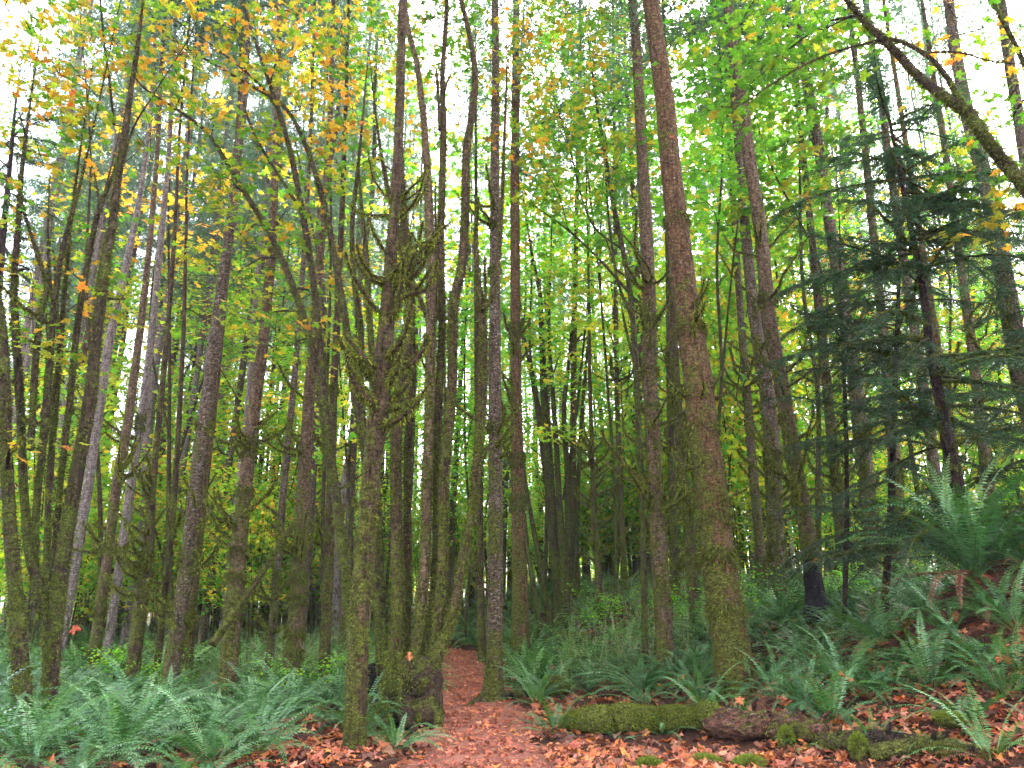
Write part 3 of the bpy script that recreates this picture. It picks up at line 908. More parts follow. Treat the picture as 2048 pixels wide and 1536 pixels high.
# --- the maple clump at the far left
maple('leaning_maple_clump', 'dark mossy maple clump of many stems leaning right at the left edge', [
    dict(pts=[(100, 1390, 27), (114, 1218, 30), (133, 1068, 28), (150, 968, 26), (168, 868, 25), (184, 768, 24), (191, 690, 19), (203, 600, 18), (212, 520, 17), (225, 445, 15), (237, 350, 14), (250, 270, 12), (262, 180, 9), (276, 100, 6), (287, -10, 4)]),
    dict(pts=[(106, 1300, 12), (102, 1200, 12), (118, 1000, 11), (140, 800, 12), (150, 690, 12), (164, 590, 12), (180, 500, 11), (196, 425, 10), (216, 375, 8), (236, 320, 6), (250, 230, 4)], D=9.8),
    dict(pts=[(100, 1270, 14), (74, 1200, 14), (70, 1080, 15), (76, 980, 14), (85, 900, 14), (96, 765, 14), (105, 650, 13), (113, 575, 11), (125, 500, 10), (146, 420, 8), (165, 350, 5), (190, 240, 3)], D=9.7),
    dict(pts=[(45, 1390, 34), (32, 1200, 26), (20, 1050, 24), (12, 900, 22), (8, 768, 22), (0, 640, 20), (-25, 520, 17), (-60, 380, 13), (-90, 250, 9)], D=9.2),
    dict(pts=[(98, 1300, 20), (88, 1200, 20), (60, 1118, 17), (50, 1018, 16), (44, 893, 15), (38, 768, 16), (30, 640, 14), (28, 560, 12), (38, 430, 10), (45, 330, 8), (60, 210, 4)]),
    dict(pts=[(92, 1280, 14), (94, 1100, 13), (100, 950, 13), (112, 800, 12), (120, 700, 10), (128, 600, 9), (138, 480, 7), (150, 380, 5)], D=10.2),
    dict(pts=[(62, 900, 12), (68, 768, 13), (78, 650, 12), (93, 575, 10), (75, 510, 8), (50, 430, 5)], D=9.6, ground=False, ext=1),
    dict(pts=[(80, 900, 12), (95, 850, 12), (105, 800, 10), (118, 690, 8), (100, 560, 6), (96, 470, 4)], D=9.9, ground=False, ext=1),
    dict(pts=[(228, 250, 5), (222, 190, 5), (208, 80, 4), (200, -10, 3)], D=10, ground=False, ext=1.5),
    dict(pts=[(204, 425, 6), (198, 400, 5), (190, 355, 4)], D=9.7, ground=False, ext=0.1),
    dict(pts=[(240, 350, 4), (265, 260, 4), (300, 200, 3), (370, 90, 2)], D=9.9, ground=False, ext=0.5),
    ], B_MOSSY2, D=9.7, seed=4, moss_d=3600, snag_n=14, snag_z=(1, 6), clusters=[
    (60, 60, 120, 9.5, 230, 'oy'), (200, 40, 110, 10, 210, 'oy'), (120, 150, 110, 9.5, 180, 'oy'), (20, 200, 90, 9, 120, 'oy'), (180, 250, 90, 10, 110, 'mix'),
    (20, 390, 80, 9, 100, 'oy'), (80, 310, 80, 10, 70, 'mix'), (300, 300, 90, 11, 90, 'oy'), (70, 640, 70, 9.5, 50, 'oy'), (120, 700, 60, 10, 35, 'yg'), (30, 890, 30, 8.5, 12, 'oy'),
    (230, 420, 70, 10, 45, 'oy'), (160, 560, 80, 10, 50, 'oy'), (60, 540, 80, 10, 50, 'yg'), (240, 600, 70, 10, 35, 'yg'),
    (60, 480, 80, 10, 50, 'oy'), (30, 760, 60, 10, 30, 'yg'), (10, 10, 90, 8, 120, 'oy')])

# --- conifers either side of the path
conifer('conifer', 'straight conifer with mossy flared foot and grey upper trunk right of the path',
    [(986, 1385, 40), (988, 1340, 34), (990, 1218, 31), (991, 1068, 29), (991, 918, 28), (990, 768, 26), (990, 600, 22), (990, 450, 20), (990, 300, 18), (992, 150, 16), (990, -10, 14)],
    13.3, B_GREY, snag_n=12, snag_z=(4, 9), moss_d=2000, moss_to=4, flare=0.5, seed=11, twig_n=60, twig_z=(6, 14))
conifer('conifer', 'straight conifer behind the path bend with reddish lower trunk and torn bark patch',
    [(1041, 1275, 38), (1040, 1168, 33), (1037, 1068, 29), (1035, 918, 26), (1032, 768, 23), (1031, 600, 21), (1030, 400, 19), (1031, 200, 17), (1033, -10, 14)],
    18.5, B_RED, snag_n=12, snag_z=(3.5, 9), moss_d=900, moss_to=4.5, flare=0.15, seed=12, twig_n=60, twig_z=(6, 15))
conifer('conifer', 'second thickest trunk, brown and bristling with mossy stubs, rising from ferns',
    [(1330, 1300, 36), (1325, 1200, 34), (1318, 1100, 33), (1311, 968, 31), (1305, 868, 30), (1300, 768, 29), (1298, 600, 27), (1292, 450, 25), (1284, 300, 22), (1276, 150, 20), (1265, -10, 18)],
    13.5, B_BROWN, snag_n=22, snag_z=(2.6, 8.5), moss_d=2200, moss_to=9, flare=0.2, seed=13, twig_n=50, twig_z=(5, 13), snag_L=(0.35, 1.1), rings=5)
conifer('conifer', 'thickest trunk in view, red brown with moss bands, leaning left right of the path',
    [(1472, 1352, 78), (1462, 1290, 72), (1450, 1218, 69), (1436, 1118, 65), (1421, 968, 62), (1405, 868, 60), (1397, 768, 58), (1375, 625, 51), (1360, 500, 46), (1343, 350, 41), (1329, 200, 37), (1315, 100, 34), (1300, -10, 32)],
    11.6, B_RED, snag_n=15, snag_z=(2.0, 8.0), moss_d=2300, moss_to=5.5, flare=0.22, seed=14, twig_n=50, twig_z=(5, 12), snag_L=(0.12, 0.5), snag_r=(0.012, 0.026), rings=7, rough=0.03)
V_, vc, vr = conifer('conifer', 'dark mossy conifer with charred black foot behind the ferns, right of the thickest trunk',
    [(1633, 1222, 36), (1626, 1150, 33), (1614, 1068, 31), (1596, 968, 30), (1580, 868, 29), (1563, 768, 29), (1545, 680, 29), (1534, 600, 28), (1520, 450, 26), (1500, 325, 24), (1485, 200, 22), (1467, 100, 21), (1453, -10, 18)],
    13.8, B_BROWN, snag_n=26, snag_z=(1.5, 7.5), moss_d=2600, moss_to=8, flare=0.25, seed=15, twig_n=60, twig_z=(5, 13), snag_L=(0.3, 1.1), rings=4)
mbx = MB()
cc_, rr_, ab_ = tube(mbx, [pxm(1634, 1245, 13.75), pxm(1630, 1190, 13.75), pxm(1622, 1120, 13.8)], [0.20, 0.175, 0.145], 16, 0.06, 0.12, 0.15, None, 4)
mbx.build('charred_foot', B_CHAR, V_, V_.location)
conifer('conifer', 'pale lichen spotted conifer with one mossy ring, left of the charred one',
    [(1556, 1188, 34), (1552, 1100, 33), (1548, 1000, 33), (1544, 900, 31), (1536, 800, 29), (1520, 700, 26), (1505, 600, 23), (1490, 450, 20), (1478, 300, 17), (1462, 120, 14), (1450, -10, 12)],
    16, B_GREY, snag_n=22, snag_z=(2, 7), moss_d=900, moss_to=5, flare=0.15, seed=16, twig_n=40, twig_z=(5, 13))
conifer('conifer', 'grey conifer curving left at its top, behind the left side of the dark hemlock',
    [(1748, 1170, 30), (1742, 1060, 29), (1730, 920, 28), (1713, 790, 27), (1700, 700, 26), (1676, 550, 24), (1652, 400, 21), (1630, 250, 19), (1612, 150, 18), (1590, -10, 16)],
    16.5, B_GREY, snag_n=20, snag_z=(2, 8), moss_d=700, moss_to=5, seed=17, twig_n=60, twig_z=(5, 14))
conifer('conifer', 'thin grey conifer seen straight behind the dark hemlock top against the brightest sky',
    [(1890, 1190, 24), (1880, 1050, 23), (1862, 880, 22), (1840, 730, 20), (1812, 550, 18), (1790, 400, 16), (1775, 300, 15), (1760, 175, 14), (1745, 100, 13), (1730, -10, 12)],
    18.5, B_GREY, snag_n=14, snag_z=(3, 8), moss_d=500, moss_to=5, seed=18, twig_n=60, twig_z=(6, 15))
conifer('conifer', 'stout grey lichen trunk leaving the frame at the right edge',
    [(2130, 1150, 46), (2100, 980, 43), (2070, 850, 41), (2041, 740, 40), (2020, 620, 36), (1995, 480, 32), (1968, 350, 28), (1940, 250, 25), (1912, 110, 21), (1895, -10, 18)],
    12.6, B_GREY, snag_n=12, snag_z=(2, 6), moss_d=900, moss_to=5, seed=19, twig_n=40, twig_z=(5, 12), rings=2)
conifer('conifer', 'grey trunk rising through the top right corner of the picture',
    [(2190, 1130, 34), (2150, 880, 31), (2100, 600, 27), (2060, 380, 23), (2040, 250, 21), (2015, 100, 19), (2000, -10, 17)],
    15.5, B_GREY, snag_n=6, snag_z=(2, 8), moss_d=400, moss_to=5, seed=20, twig_n=40, twig_z=(5, 13), rings=1)
# --- left half
LEFTC = [
 ('brown conifer with shaggy moss rings and upturned stubs, amid the left fern bed',
  [(458, 1325, 36), (470, 1190, 33), (481, 1060, 30), (492, 960, 27), (503, 860, 25), (515, 768, 24), (530, 650, 21), (543, 500, 18), (550, 350, 14), (556, 180, 11), (560, -10, 9)], 12.8, B_BROWN, 16, 21, 5, (1.2, 5)),
 ('tall conifer with pale flaking lichen above a mossy foot, in the left fern bed',
  [(343, 1340, 34), (355, 1260, 32), (369, 1170, 30), (383, 1060, 29), (395, 950, 28), (407, 860, 27), (420, 768, 26), (438, 620, 23), (457, 480, 20), (472, 350, 16), (490, 180, 12), (500, -10, 9)], 13.5, B_GREY, 10, 22, 4, (1, 6)),
 ('dark straight trunk close behind the flaking lichen conifer', [(375, 1310, 22), (384, 1200, 21), (398, 1060, 20), (415, 900, 19), (430, 768, 18), (446, 600, 16), (465, 400, 13), (480, 200, 10), (490, -10, 8)], 15.5, B_RED, 4, 23, 1, (2, 7)),
 ('brown conifer with drooping moss and side stubs, right of the shaggy moss ringed one',
  [(587, 1310, 32), (592, 1230, 30), (598, 1130, 29), (605, 1010, 27), (612, 900, 25), (620, 768, 22), (632, 620, 19), (645, 450, 15), (660, 250, 11), (668, -10, 8)], 14.0, B_BROWN, 18, 24, 4, (1.2, 5.5)),
 ('brown trunk with forked candelabra stubs standing behind the left clump of maple stems',
  [(268, 1325, 27), (277, 1240, 26), (288, 1160, 25), (297, 1080, 22), (303, 1000, 15), (312, 900, 12), (325, 768, 11), (340, 600, 9), (352, 420, 7), (360, 250, 5)], 14.0, B_MOSSY, 24, 25, 3, (1.6, 3.6)),
 ('slender mossy conifer with dark knots, first trunk right of the left clump',
  [(185, 1335, 22), (200, 1220, 21), (215, 1118, 20), (227, 1020, 19), (238, 940, 18), (254, 860, 17), (266, 768, 16), (283, 640, 14), (300, 480, 11), (315, 300, 9), (325, 100, 7)], 15.0, B_BROWN, 14, 26, 2, (1.2, 5)),
 ('pinkish pale trunk twinned with the slender mossy conifer', [(214, 1310, 19), (232, 1180, 18), (250, 1060, 18), (268, 930, 17), (282, 840, 16), (300, 700, 14), (320, 500, 12), (338, 300, 9), (350, 60, 7)], 17, B_PALE, 5, 27, 1, (2, 6)),
 ('pale silvery trunk slanting up across the bright gap behind the left clump',
  [(120, 1290, 22), (150, 1130, 20), (178, 960, 19), (201, 800, 18), (218, 690, 16), (240, 590, 14), (263, 480, 12), (282, 380, 10), (300, 240, 8), (312, 60, 6)], 15.5, B_PALE, 3, 28, 0, (2, 6)),
 ('thin green mossy pole in the left fern bed beside the lichen conifer', [(315, 1325, 14), (330, 1180, 13), (345, 1040, 12), (355, 900, 11), (362, 768, 9), (368, 640, 8), (372, 480, 6), (376, 300, 4)], 14.5, B_MOSSY, 6, 29, 0, (1, 4)),
 ('thin brown trunk with white lichen flecks, halfway between the two moss ringed trees', [(541, 1300, 16), (553, 1160, 15), (563, 1030, 14), (574, 900, 13), (588, 768, 12), (600, 620, 11), (612, 450, 9), (622, 250, 7), (630, -10, 5)], 16, B_GREY, 10, 30, 1, (1, 6)),
 ('dark knotty trunk just left of the slim mossy front tree', [(650, 1295, 22), (655, 1180, 20), (660, 1050, 19), (664, 900, 17), (668, 768, 15), (676, 600, 13), (684, 420, 11), (692, 200, 8), (698, -10, 6)], 15, B_MOSSY, 14, 31, 1, (1, 6)),
]
for lab, pts, D_, bk, sn, sd, rn, zz in LEFTC:
    conifer('conifer', lab, pts, D_, bk, snag_n=sn, snag_z=zz, moss_d=1500 if bk is not B_PALE else 300, moss_to=5, flare=0.15, seed=sd, twig_n=30,
            twig_z=(5, 14), rings=rn, snag_L=(0.2, 0.7), snag_r=(0.012, 0.024), crown_z=14, total=27)
# --- centre and right, farther back
FARC = [
 ('slim dark conifer right of the far maple clump', [(1156, 1238, 15), (1151, 1100, 15), (1146, 918, 13), (1147, 768, 12), (1150, 600, 10), (1154, 400, 9), (1158, 200, 8), (1160, -10, 6)], 24, B_RED, 6, 41, 0, (3, 10)),
 ('small tree bristling with whorls of mossy stubs, right of the far maple clump', [(1200, 1228, 14), (1195, 1120, 14), (1189, 1030, 11), (1184, 900, 9), (1180, 768, 8), (1178, 640, 6), (1176, 500, 4)], 20, B_MOSSY, 34, 42, 0, (0.8, 4.6)),
 ('thin straight trunk in the gap left of the second thickest trunk', [(1251, 1220, 13), (1246, 1100, 12), (1240, 960, 11), (1235, 818, 10), (1232, 640, 9), (1230, 450, 8), (1228, 200, 6), (1226, -10, 5)], 22, B_BROWN, 12, 43, 0, (1, 8)),
 ('mossy trunk close behind the gap between the second thickest and the thickest trunk', [(1395, 1275, 24), (1386, 1160, 23), (1374, 1020, 22), (1362, 900, 20), (1352, 768, 18), (1346, 640, 16), (1338, 450, 12), (1332, 250, 9), (1328, 60, 7)], 16.5, B_MOSSY, 22, 44, 2, (1, 6)),
 ('dark stubby trunk seen past the right side of the second thickest trunk', [(1352, 1260, 18), (1349, 1120, 17), (1344, 960, 16), (1340, 800, 14), (1338, 640, 12), (1334, 420, 9), (1330, 160, 6)], 18.5, B_MOSSY2, 26, 45, 2, (1, 6.5)),
 ('grey lichen trunk close behind the right side of the thickest trunk', [(1528, 1195, 20), (1517, 1060, 19), (1506, 940, 18), (1495, 800, 17), (1485, 680, 15), (1474, 520, 13), (1462, 330, 10), (1450, 100, 8)], 19, B_GREY, 14, 46, 1, (1, 7)),
 ('slim conifer behind the path bend between the maple clump and the flared conifer', [(963, 1285, 16), (961, 1180, 15), (959, 1060, 14), (957, 930, 13), (955, 800, 12), (953, 650, 10)], 20, B_MOSSY, 8, 47, 0, (1, 6)),
 ('mossy trunk behind the hemlock, just right of the charred tree', [(1688, 1175, 24), (1680, 1050, 23), (1668, 920, 21), (1655, 790, 19), (1640, 640, 17), (1622, 460, 14), (1600, 250, 11)], 17.5, B_MOSSY, 18, 48, 1, (1, 7)),
 ('brown trunk low behind the hemlock branches', [(1800, 1150, 26), (1795, 1020, 25), (1786, 890, 23), (1775, 760, 21), (1760, 600, 18), (1742, 420, 15), (1720, 200, 12)], 17, B_BROWN, 18, 49, 1, (1, 7)),
 ('mossy trunk behind the right fern mound', [(1990, 1120, 24), (1978, 980, 23), (1962, 850, 21), (1945, 700, 19), (1920, 520, 16), (1895, 330, 13)], 17, B_BROWN, 12, 50, 1, (1, 7)),
 ('dark red trunk low at the right edge beside the fern mound', [(1935, 1120, 22), (1920, 1000, 22), (1905, 900, 20), (1890, 800, 17), (1870, 660, 14)], 14, B_RED, 10, 51, 0, (1, 5)),
]
for lab, pts, D_, bk, sn, sd, rn, zz in FARC:
    conifer('conifer', lab, pts, D_, bk, snag_n=sn, snag_z=zz, moss_d=900, moss_to=6, flare=0.12, seed=sd, twig_n=30, twig_z=(4, 14), rings=rn,
            snag_L=(0.3, 0.9), snag_r=(0.012, 0.026), crown_z=14, total=26)

# --- far maple clump in the centre
maple('far_maple_clump', 'dark fan of mossy maple stems in the centre distance beyond the path bend', [
    dict(pts=[(1126, 1245, 34), (1118, 1160, 26), (1106, 1068, 22), (1097, 918, 19), (1087, 768, 15), (1081, 600, 9), (1066, 520, 6), (1050, 420, 4)]),
    dict(pts=[(1132, 1240, 22), (1128, 1140, 18), (1118, 1000, 13), (1112, 880, 11), (1104, 768, 9), (1098, 650, 6), (1102, 520, 4)], D=21.5),
    dict(pts=[(1136, 1240, 18), (1137, 1100, 15), (1135, 950, 12), (1128, 820, 10), (1140, 700, 7), (1150, 580, 4)], D=22),
    dict(pts=[(1130, 1240, 18), (1118, 1120, 13), (1098, 1000, 11), (1082, 880, 9), (1068, 780, 7), (1050, 680, 5), (1035, 560, 3)], D=22.3),
    dict(pts=[(1104, 1258, 14), (1093, 1210, 12), (1078, 1120, 11), (1062, 1030, 9), (1050, 960, 8), (1040, 860, 5)], D=20.5, ext=0.6),
    dict(pts=[(1082, 1262, 12), (1068, 1180, 10), (1054, 1090, 9), (1044, 1010, 8), (1010, 900, 5), (975, 830, 3)], D=20.2, ext=0.6),
    dict(pts=[(1142, 1240, 14), (1150, 1100, 11), (1157, 950, 9), (1166, 800, 7), (1178, 660, 4)], D=22.3),
    dict(pts=[(1128, 1000, 9), (1146, 880, 7), (1160, 760, 6), (1172, 640, 3)], D=22, ground=False),
    dict(pts=[(1097, 900, 9), (1075, 800, 7), (1060, 700, 5), (1062, 590, 4)], D=22, ground=False)],
    B_MOSSY2, D=22, seed=6, moss_d=900, snag_n=10, snag_z=(2, 8), lsize=0.2, clusters=[
    (1080, 560, 110, 21, 170, 'yg'), (1150, 480, 110, 22, 190, 'gy'), (1060, 430, 90, 22, 130, 'gy'), (1180, 620, 110, 22, 150, 'yg'), (1040, 650, 80, 21, 90, 'gy'), (1120, 700, 90, 20, 100, 'yg'),
    (1170, 760, 80, 21, 80, 'yg'), (1030, 760, 70, 21, 60, 'gy'), (1120, 380, 100, 22, 150, 'gy'), (1190, 870, 70, 21, 50, 'yg'), (1075, 850, 60, 20, 40, 'yg')])
# --- thin maples mid right
maple('slender_maple', 'slender dark maple with whippy stems left of the second thickest trunk, under green leaves', [
    dict(pts=[(1290, 1270, 13), (1288, 1150, 12), (1284, 1000, 12), (1277, 850, 12), (1270, 700, 11), (1262, 600, 11), (1250, 520, 10), (1225, 400, 9), (1209, 300, 7), (1195, 220, 5), (1184, 140, 4)], ext=2),
    dict(pts=[(1265, 640, 7), (1235, 560, 5), (1220, 460, 5), (1213, 380, 4), (1212, 300, 3)], ground=False, ext=1),
    dict(pts=[(1270, 600, 7), (1245, 570, 6), (1190, 510, 5), (1130, 455, 4), (1080, 420, 2.5)], ground=False, ext=0.6),
    dict(pts=[(1280, 760, 7), (1262, 700, 6), (1248, 640, 5)], ground=False, ext=0.5),
    dict(pts=[(1245, 500, 5), (1180, 440, 4), (1140, 300, 3), (1110, 200, 2)], ground=False, ext=0.8)],
    B_MOSSY2, D=14.8, seed=7, moss_d=1200, clusters=[
    (1050, 60, 95, 13, 210, 'mix'), (1130, 30, 100, 13, 230, 'oy'), (1190, 110, 100, 13.5, 210, 'mix'), (1070, 150, 80, 12.5, 150, 'oy'), (1110, 230, 80, 13, 140, 'mix'), (1060, 300, 55, 12, 90, 'oy'),
    (1230, 210, 90, 14, 180, 'gy'), (1150, 330, 100, 14, 180, 'gy'), (1235, 330, 80, 14, 140, 'gy'), (1110, 420, 90, 14, 130, 'gy'), (1215, 290, 70, 14, 90, 'oy'), (1200, 20, 90, 14, 180, 'gy'),
    (1180, 560, 80, 15, 90, 'yg'), (1240, 440, 70, 15, 90, 'gy'), (1080, 250, 60, 12.5, 80, 'yg')])
# --- the big mossy limb that arches in from the right
maple('arching_mossy_maple', 'thick mossy maple limb arching in from the right edge across the bright sky', [
    dict(pts=[(2420, 1330, 50.4), (2350, 1050, 40.3), (2240, 700, 33.6), (2130, 480, 28.6), (2048, 372, 25.2), (2008, 325, 23.5), (1960, 262, 22.7), (1938, 228, 25.2), (1915, 212, 20.2), (1845, 160, 16.8), (1795, 108, 15.1), (1760, 72, 14.3), (1730, 45, 12.6), (1690, -5, 9.2)], ext=1.5),
    dict(pts=[(1932, 225, 16.8), (1912, 185, 12.6), (1890, 150, 10.1), (1855, 112, 8.4), (1790, 80, 7.6), (1720, 90, 5.0), (1640, 115, 4.2), (1560, 158, 2.9), (1490, 205, 2.1)], ground=False, ext=0.3),
    dict(pts=[(2060, 390, 11.8), (2070, 300, 10.9), (2062, 180, 10.1), (2040, 110, 9.2), (2010, 50, 7.6), (1978, -10, 5.9)], ground=False, ext=1.5),
    dict(pts=[(1845, 105, 4.2), (1920, 105, 4.2), (1980, 122, 3.4), (2050, 128, 2.5)], ground=False, ext=0.5)],
    B_MOSSY2, D=7.6, seed=8, moss_d=3800, clusters=[
    (1650, 60, 70, 8, 60, 'gy'), (1560, 110, 90, 8.5, 140, 'g'), (1500, 170, 70, 8.5, 90, 'g'), (1960, 60, 80, 8, 60, 'mix'), (2030, 180, 80, 8, 80, 'gy'), (2000, 300, 80, 9, 90, 'gy'),
    (2040, 420, 90, 9, 100, 'mix'), (1900, 20, 70, 8.5, 50, 'oy'), (1700, 15, 60, 8.5, 50, 'gy'), (1600, 210, 50, 9, 50, 'g'), (1480, 50, 90, 9, 140, 'gy'), (1990, 130, 60, 9, 50, 'mix')])

# --- background maples between the conifers
BGM = [  # px, D, top y, clusters: (px, py, r, n, mix)
 (1240, 20, 'green maple spreading behind the slender maple', [(1200, 60, 120, 230, 'gy'), (1120, 130, 120, 230, 'gy'), (1240, 200, 110, 200, 'g'), (1100, 260, 110, 200, 'gy'), (1200, 330, 120, 220, 'gy'), (1080, 380, 100, 160, 'yg'), (1230, 470, 100, 160, 'gy'), (1150, 560, 100, 150, 'yg')]),
 (1560, 22, 'green maple spreading behind the charred conifer', [(1560, 80, 120, 200, 'g'), (1500, 200, 110, 200, 'gy'), (1580, 250, 110, 200, 'g'), (1480, 400, 120, 220, 'gy'), (1580, 420, 100, 160, 'gy'), (1400, 480, 110, 180, 'g'), (1420, 300, 100, 160, 'gy'), (1500, 540, 100, 160, 'yg')]),
 (880, 21, 'green maple behind the upper stems of the maple left of the path', [(860, 150, 110, 150, 'gy'), (920, 300, 100, 120, 'gy'), (830, 380, 100, 130, 'gy'), (940, 480, 100, 120, 'yg'), (880, 620, 100, 140, 'gy'), (780, 640, 90, 130, 'yg'), (1010, 640, 80, 100, 'gy')]),
 (430, 25, 'green maple far behind the arching stems', [(420, 600, 120, 150, 'gy'), (540, 480, 110, 130, 'gy'), (350, 700, 110, 140, 'yg'), (500, 800, 110, 160, 'gy'), (260, 620, 100, 100, 'yg'), (600, 740, 100, 130, 'gy')]),
 (1420, 17, 'green crowned maple right of the thickest trunk', [(1400, 60, 110, 260, 'gy'), (1480, 120, 100, 210, 'g'), (1420, 220, 110, 250, 'g'), (1540, 60, 100, 190, 'gy'), (1390, 340, 100, 200, 'gy'), (1470, 330, 90, 150, 'g'), (1440, 450, 100, 160, 'gy'), (1500, 230, 90, 150, 'mix')]),
 (1440, 24, 'yellow green maple low behind the thickest trunk', [(1440, 560, 120, 280, 'gy'), (1480, 700, 110, 230, 'oy'), (1420, 720, 100, 160, 'yg'), (1500, 620, 100, 200, 'oy'), (1430, 830, 90, 120, 'yg'), (1520, 500, 100, 150, 'gy'), (1380, 620, 80, 120, 'gy')]),
 (1640, 25, 'orange leaved maple deep behind the hemlock', [(1620, 620, 110, 220, 'oy'), (1700, 560, 110, 200, 'o'), (1660, 720, 110, 180, 'oy'), (1580, 700, 80, 120, 'yg'), (1760, 640, 100, 150, 'oy'), (1640, 450, 100, 150, 'gy')]),
 (1850, 24, 'yellow leaved maple behind the right half of the hemlock', [(1820, 420, 120, 200, 'oy'), (1900, 520, 110, 190, 'oy'), (1960, 440, 110, 180, 'oy'), (2010, 580, 100, 170, 'yg'), (1960, 700, 110, 170, 'oy'), (2030, 720, 90, 120, 'yg'), (1880, 660, 100, 120, 'oy'), (2010, 860, 100, 110, 'yg')]),
 (1640, 15, 'green maple whose leaves hang left of the hemlock top', [(1630, 130, 90, 140, 'gy'), (1620, 280, 90, 130, 'g'), (1600, 400, 80, 100, 'gy'), (1570, 300, 70, 90, 'g'), (1560, 430, 70, 80, 'gy')]),
 (1330, 26, 'green and yellow maple seen between the two thickest trunks', [(1340, 400, 70, 120, 'gy'), (1320, 250, 80, 120, 'g'), (1340, 640, 60, 80, 'yg'), (1335, 850, 60, 70, 'yg'), (1230, 640, 90, 110, 'yg'), (1230, 800, 80, 80, 'yg')]),
 (940, 26, 'pale green maple behind the stems of the maple at the path edge', [(900, 560, 90, 140, 'gy'), (950, 700, 90, 140, 'gy'), (910, 800, 80, 100, 'gy'), (830, 620, 90, 140, 'gy'), (960, 330, 70, 100, 'gy'), (840, 860, 80, 90, 'g'), (1010, 520, 60, 80, 'gy'), (1000, 400, 60, 60, 'yg')]),
 (700, 20, 'yellow and green maple behind the slim mossy front tree', [(680, 560, 100, 120, 'mix'), (720, 700, 100, 140, 'gy'), (690, 820, 90, 110, 'yg'), (640, 920, 80, 70, 'oy'), (760, 560, 70, 90, 'oy'), (830, 480, 80, 100, 'mix'), (600, 800, 80, 80, 'yg')]),
 (330, 20, 'orange leaved maple filling the gap right of the left clump', [(300, 330, 100, 230, 'o'), (350, 420, 110, 240, 'o'), (290, 480, 90, 150, 'oy'), (380, 520, 90, 130, 'oy'), (340, 250, 90, 150, 'o'), (420, 420, 80, 120, 'oy')]),
 (500, 22, 'green leaved maple high behind the shaggy moss ringed tree', [(480, 620, 100, 140, 'yg'), (560, 560, 100, 130, 'gy'), (530, 740, 100, 130, 'yg'), (430, 700, 90, 110, 'gy'), (460, 800, 90, 110, 'gy'), (590, 660, 80, 90, 'gy')]),
 (480, 30, 'golden maple low behind the shaggy moss ringed tree', [(470, 880, 110, 220, 'oy'), (540, 920, 100, 150, 'yg'), (400, 900, 100, 140, 'yg'), (460, 980, 90, 110, 'oy'), (600, 860, 90, 110, 'yg')]),
 (280, 26, 'yellow maple in the distance behind the first slender conifers on the left', [(260, 860, 110, 190, 'oy'), (300, 760, 100, 150, 'oy'), (200, 940, 100, 140, 'yg'), (290, 980, 100, 120, 'yg'), (340, 860, 90, 110, 'yg'), (230, 1100, 90, 110, 'yg')]),
 (120, 20, 'orange and green maple glimpsed through the stems of the left clump', [(60, 560, 100, 90, 'oy'), (130, 480, 100, 90, 'oy'), (40, 760, 90, 80, 'yg'), (120, 880, 90, 90, 'yg'), (170, 660, 80, 60, 'oy'), (60, 960, 80, 80, 'yg')]),
 (640, 17, 'orange maple crown high between the arching stems', [(680, 40, 100, 180, 'oy'), (620, 150, 100, 160, 'oy'), (760, 200, 80, 110, 'oy'), (700, 380, 80, 100, 'mix'), (560, 350, 80, 100, 'oy')]),
 (200, 16, 'orange maple crown over the left clump', [(150, 60, 110, 210, 'oy'), (260, 150, 100, 150, 'oy'), (60, 130, 100, 150, 'oy'), (330, 220, 80, 110, 'oy'), (40, 300, 80, 90, 'oy'), (180, 340, 80, 80, 'oy')]),
]
for i, (px, D_, lab, cl) in enumerate(BGM):
    ytop = min(c[1] for c in cl)
    cxm = sum(c[0] for c in cl) / len(cl)
    rgx = np.random.default_rng(900 + i)
    w0 = 0.15 / (D_ / F) * rgx.uniform(0.7, 1.0)
    yb = 1225 if px > 1000 else 1290
    ln = [(px + (cxm - px) * f + rgx.normal(0, 8), yb + (max(ytop, -50) - yb) * f, w0 * (1 - 0.8 * f)) for f in (0, .2, .4, .6, .8, 1)]
    st2 = [(ln[2][0], ln[2][1], w0 * 0.5), (ln[2][0] + rgx.normal(0, 25), ln[3][1], w0 * 0.4), (ln[2][0] + rgx.normal(0, 60), ln[4][1], w0 * 0.25)]
    maple('maple', lab, [dict(pts=ln, ext=1.5), dict(pts=st2, ground=False, ext=1.5)], B_MOSSY2, D=D_, seed=60 + i, moss_d=600, lsize=0.19 if D_ < 22 else 0.22,
          clusters=[(a, b, r_, D_ + rgx.normal(0, 1.0), int(n_ * (1.15 if px < 720 else 1.6)), mx_) for a, b, r_, n_, mx_ in cl])

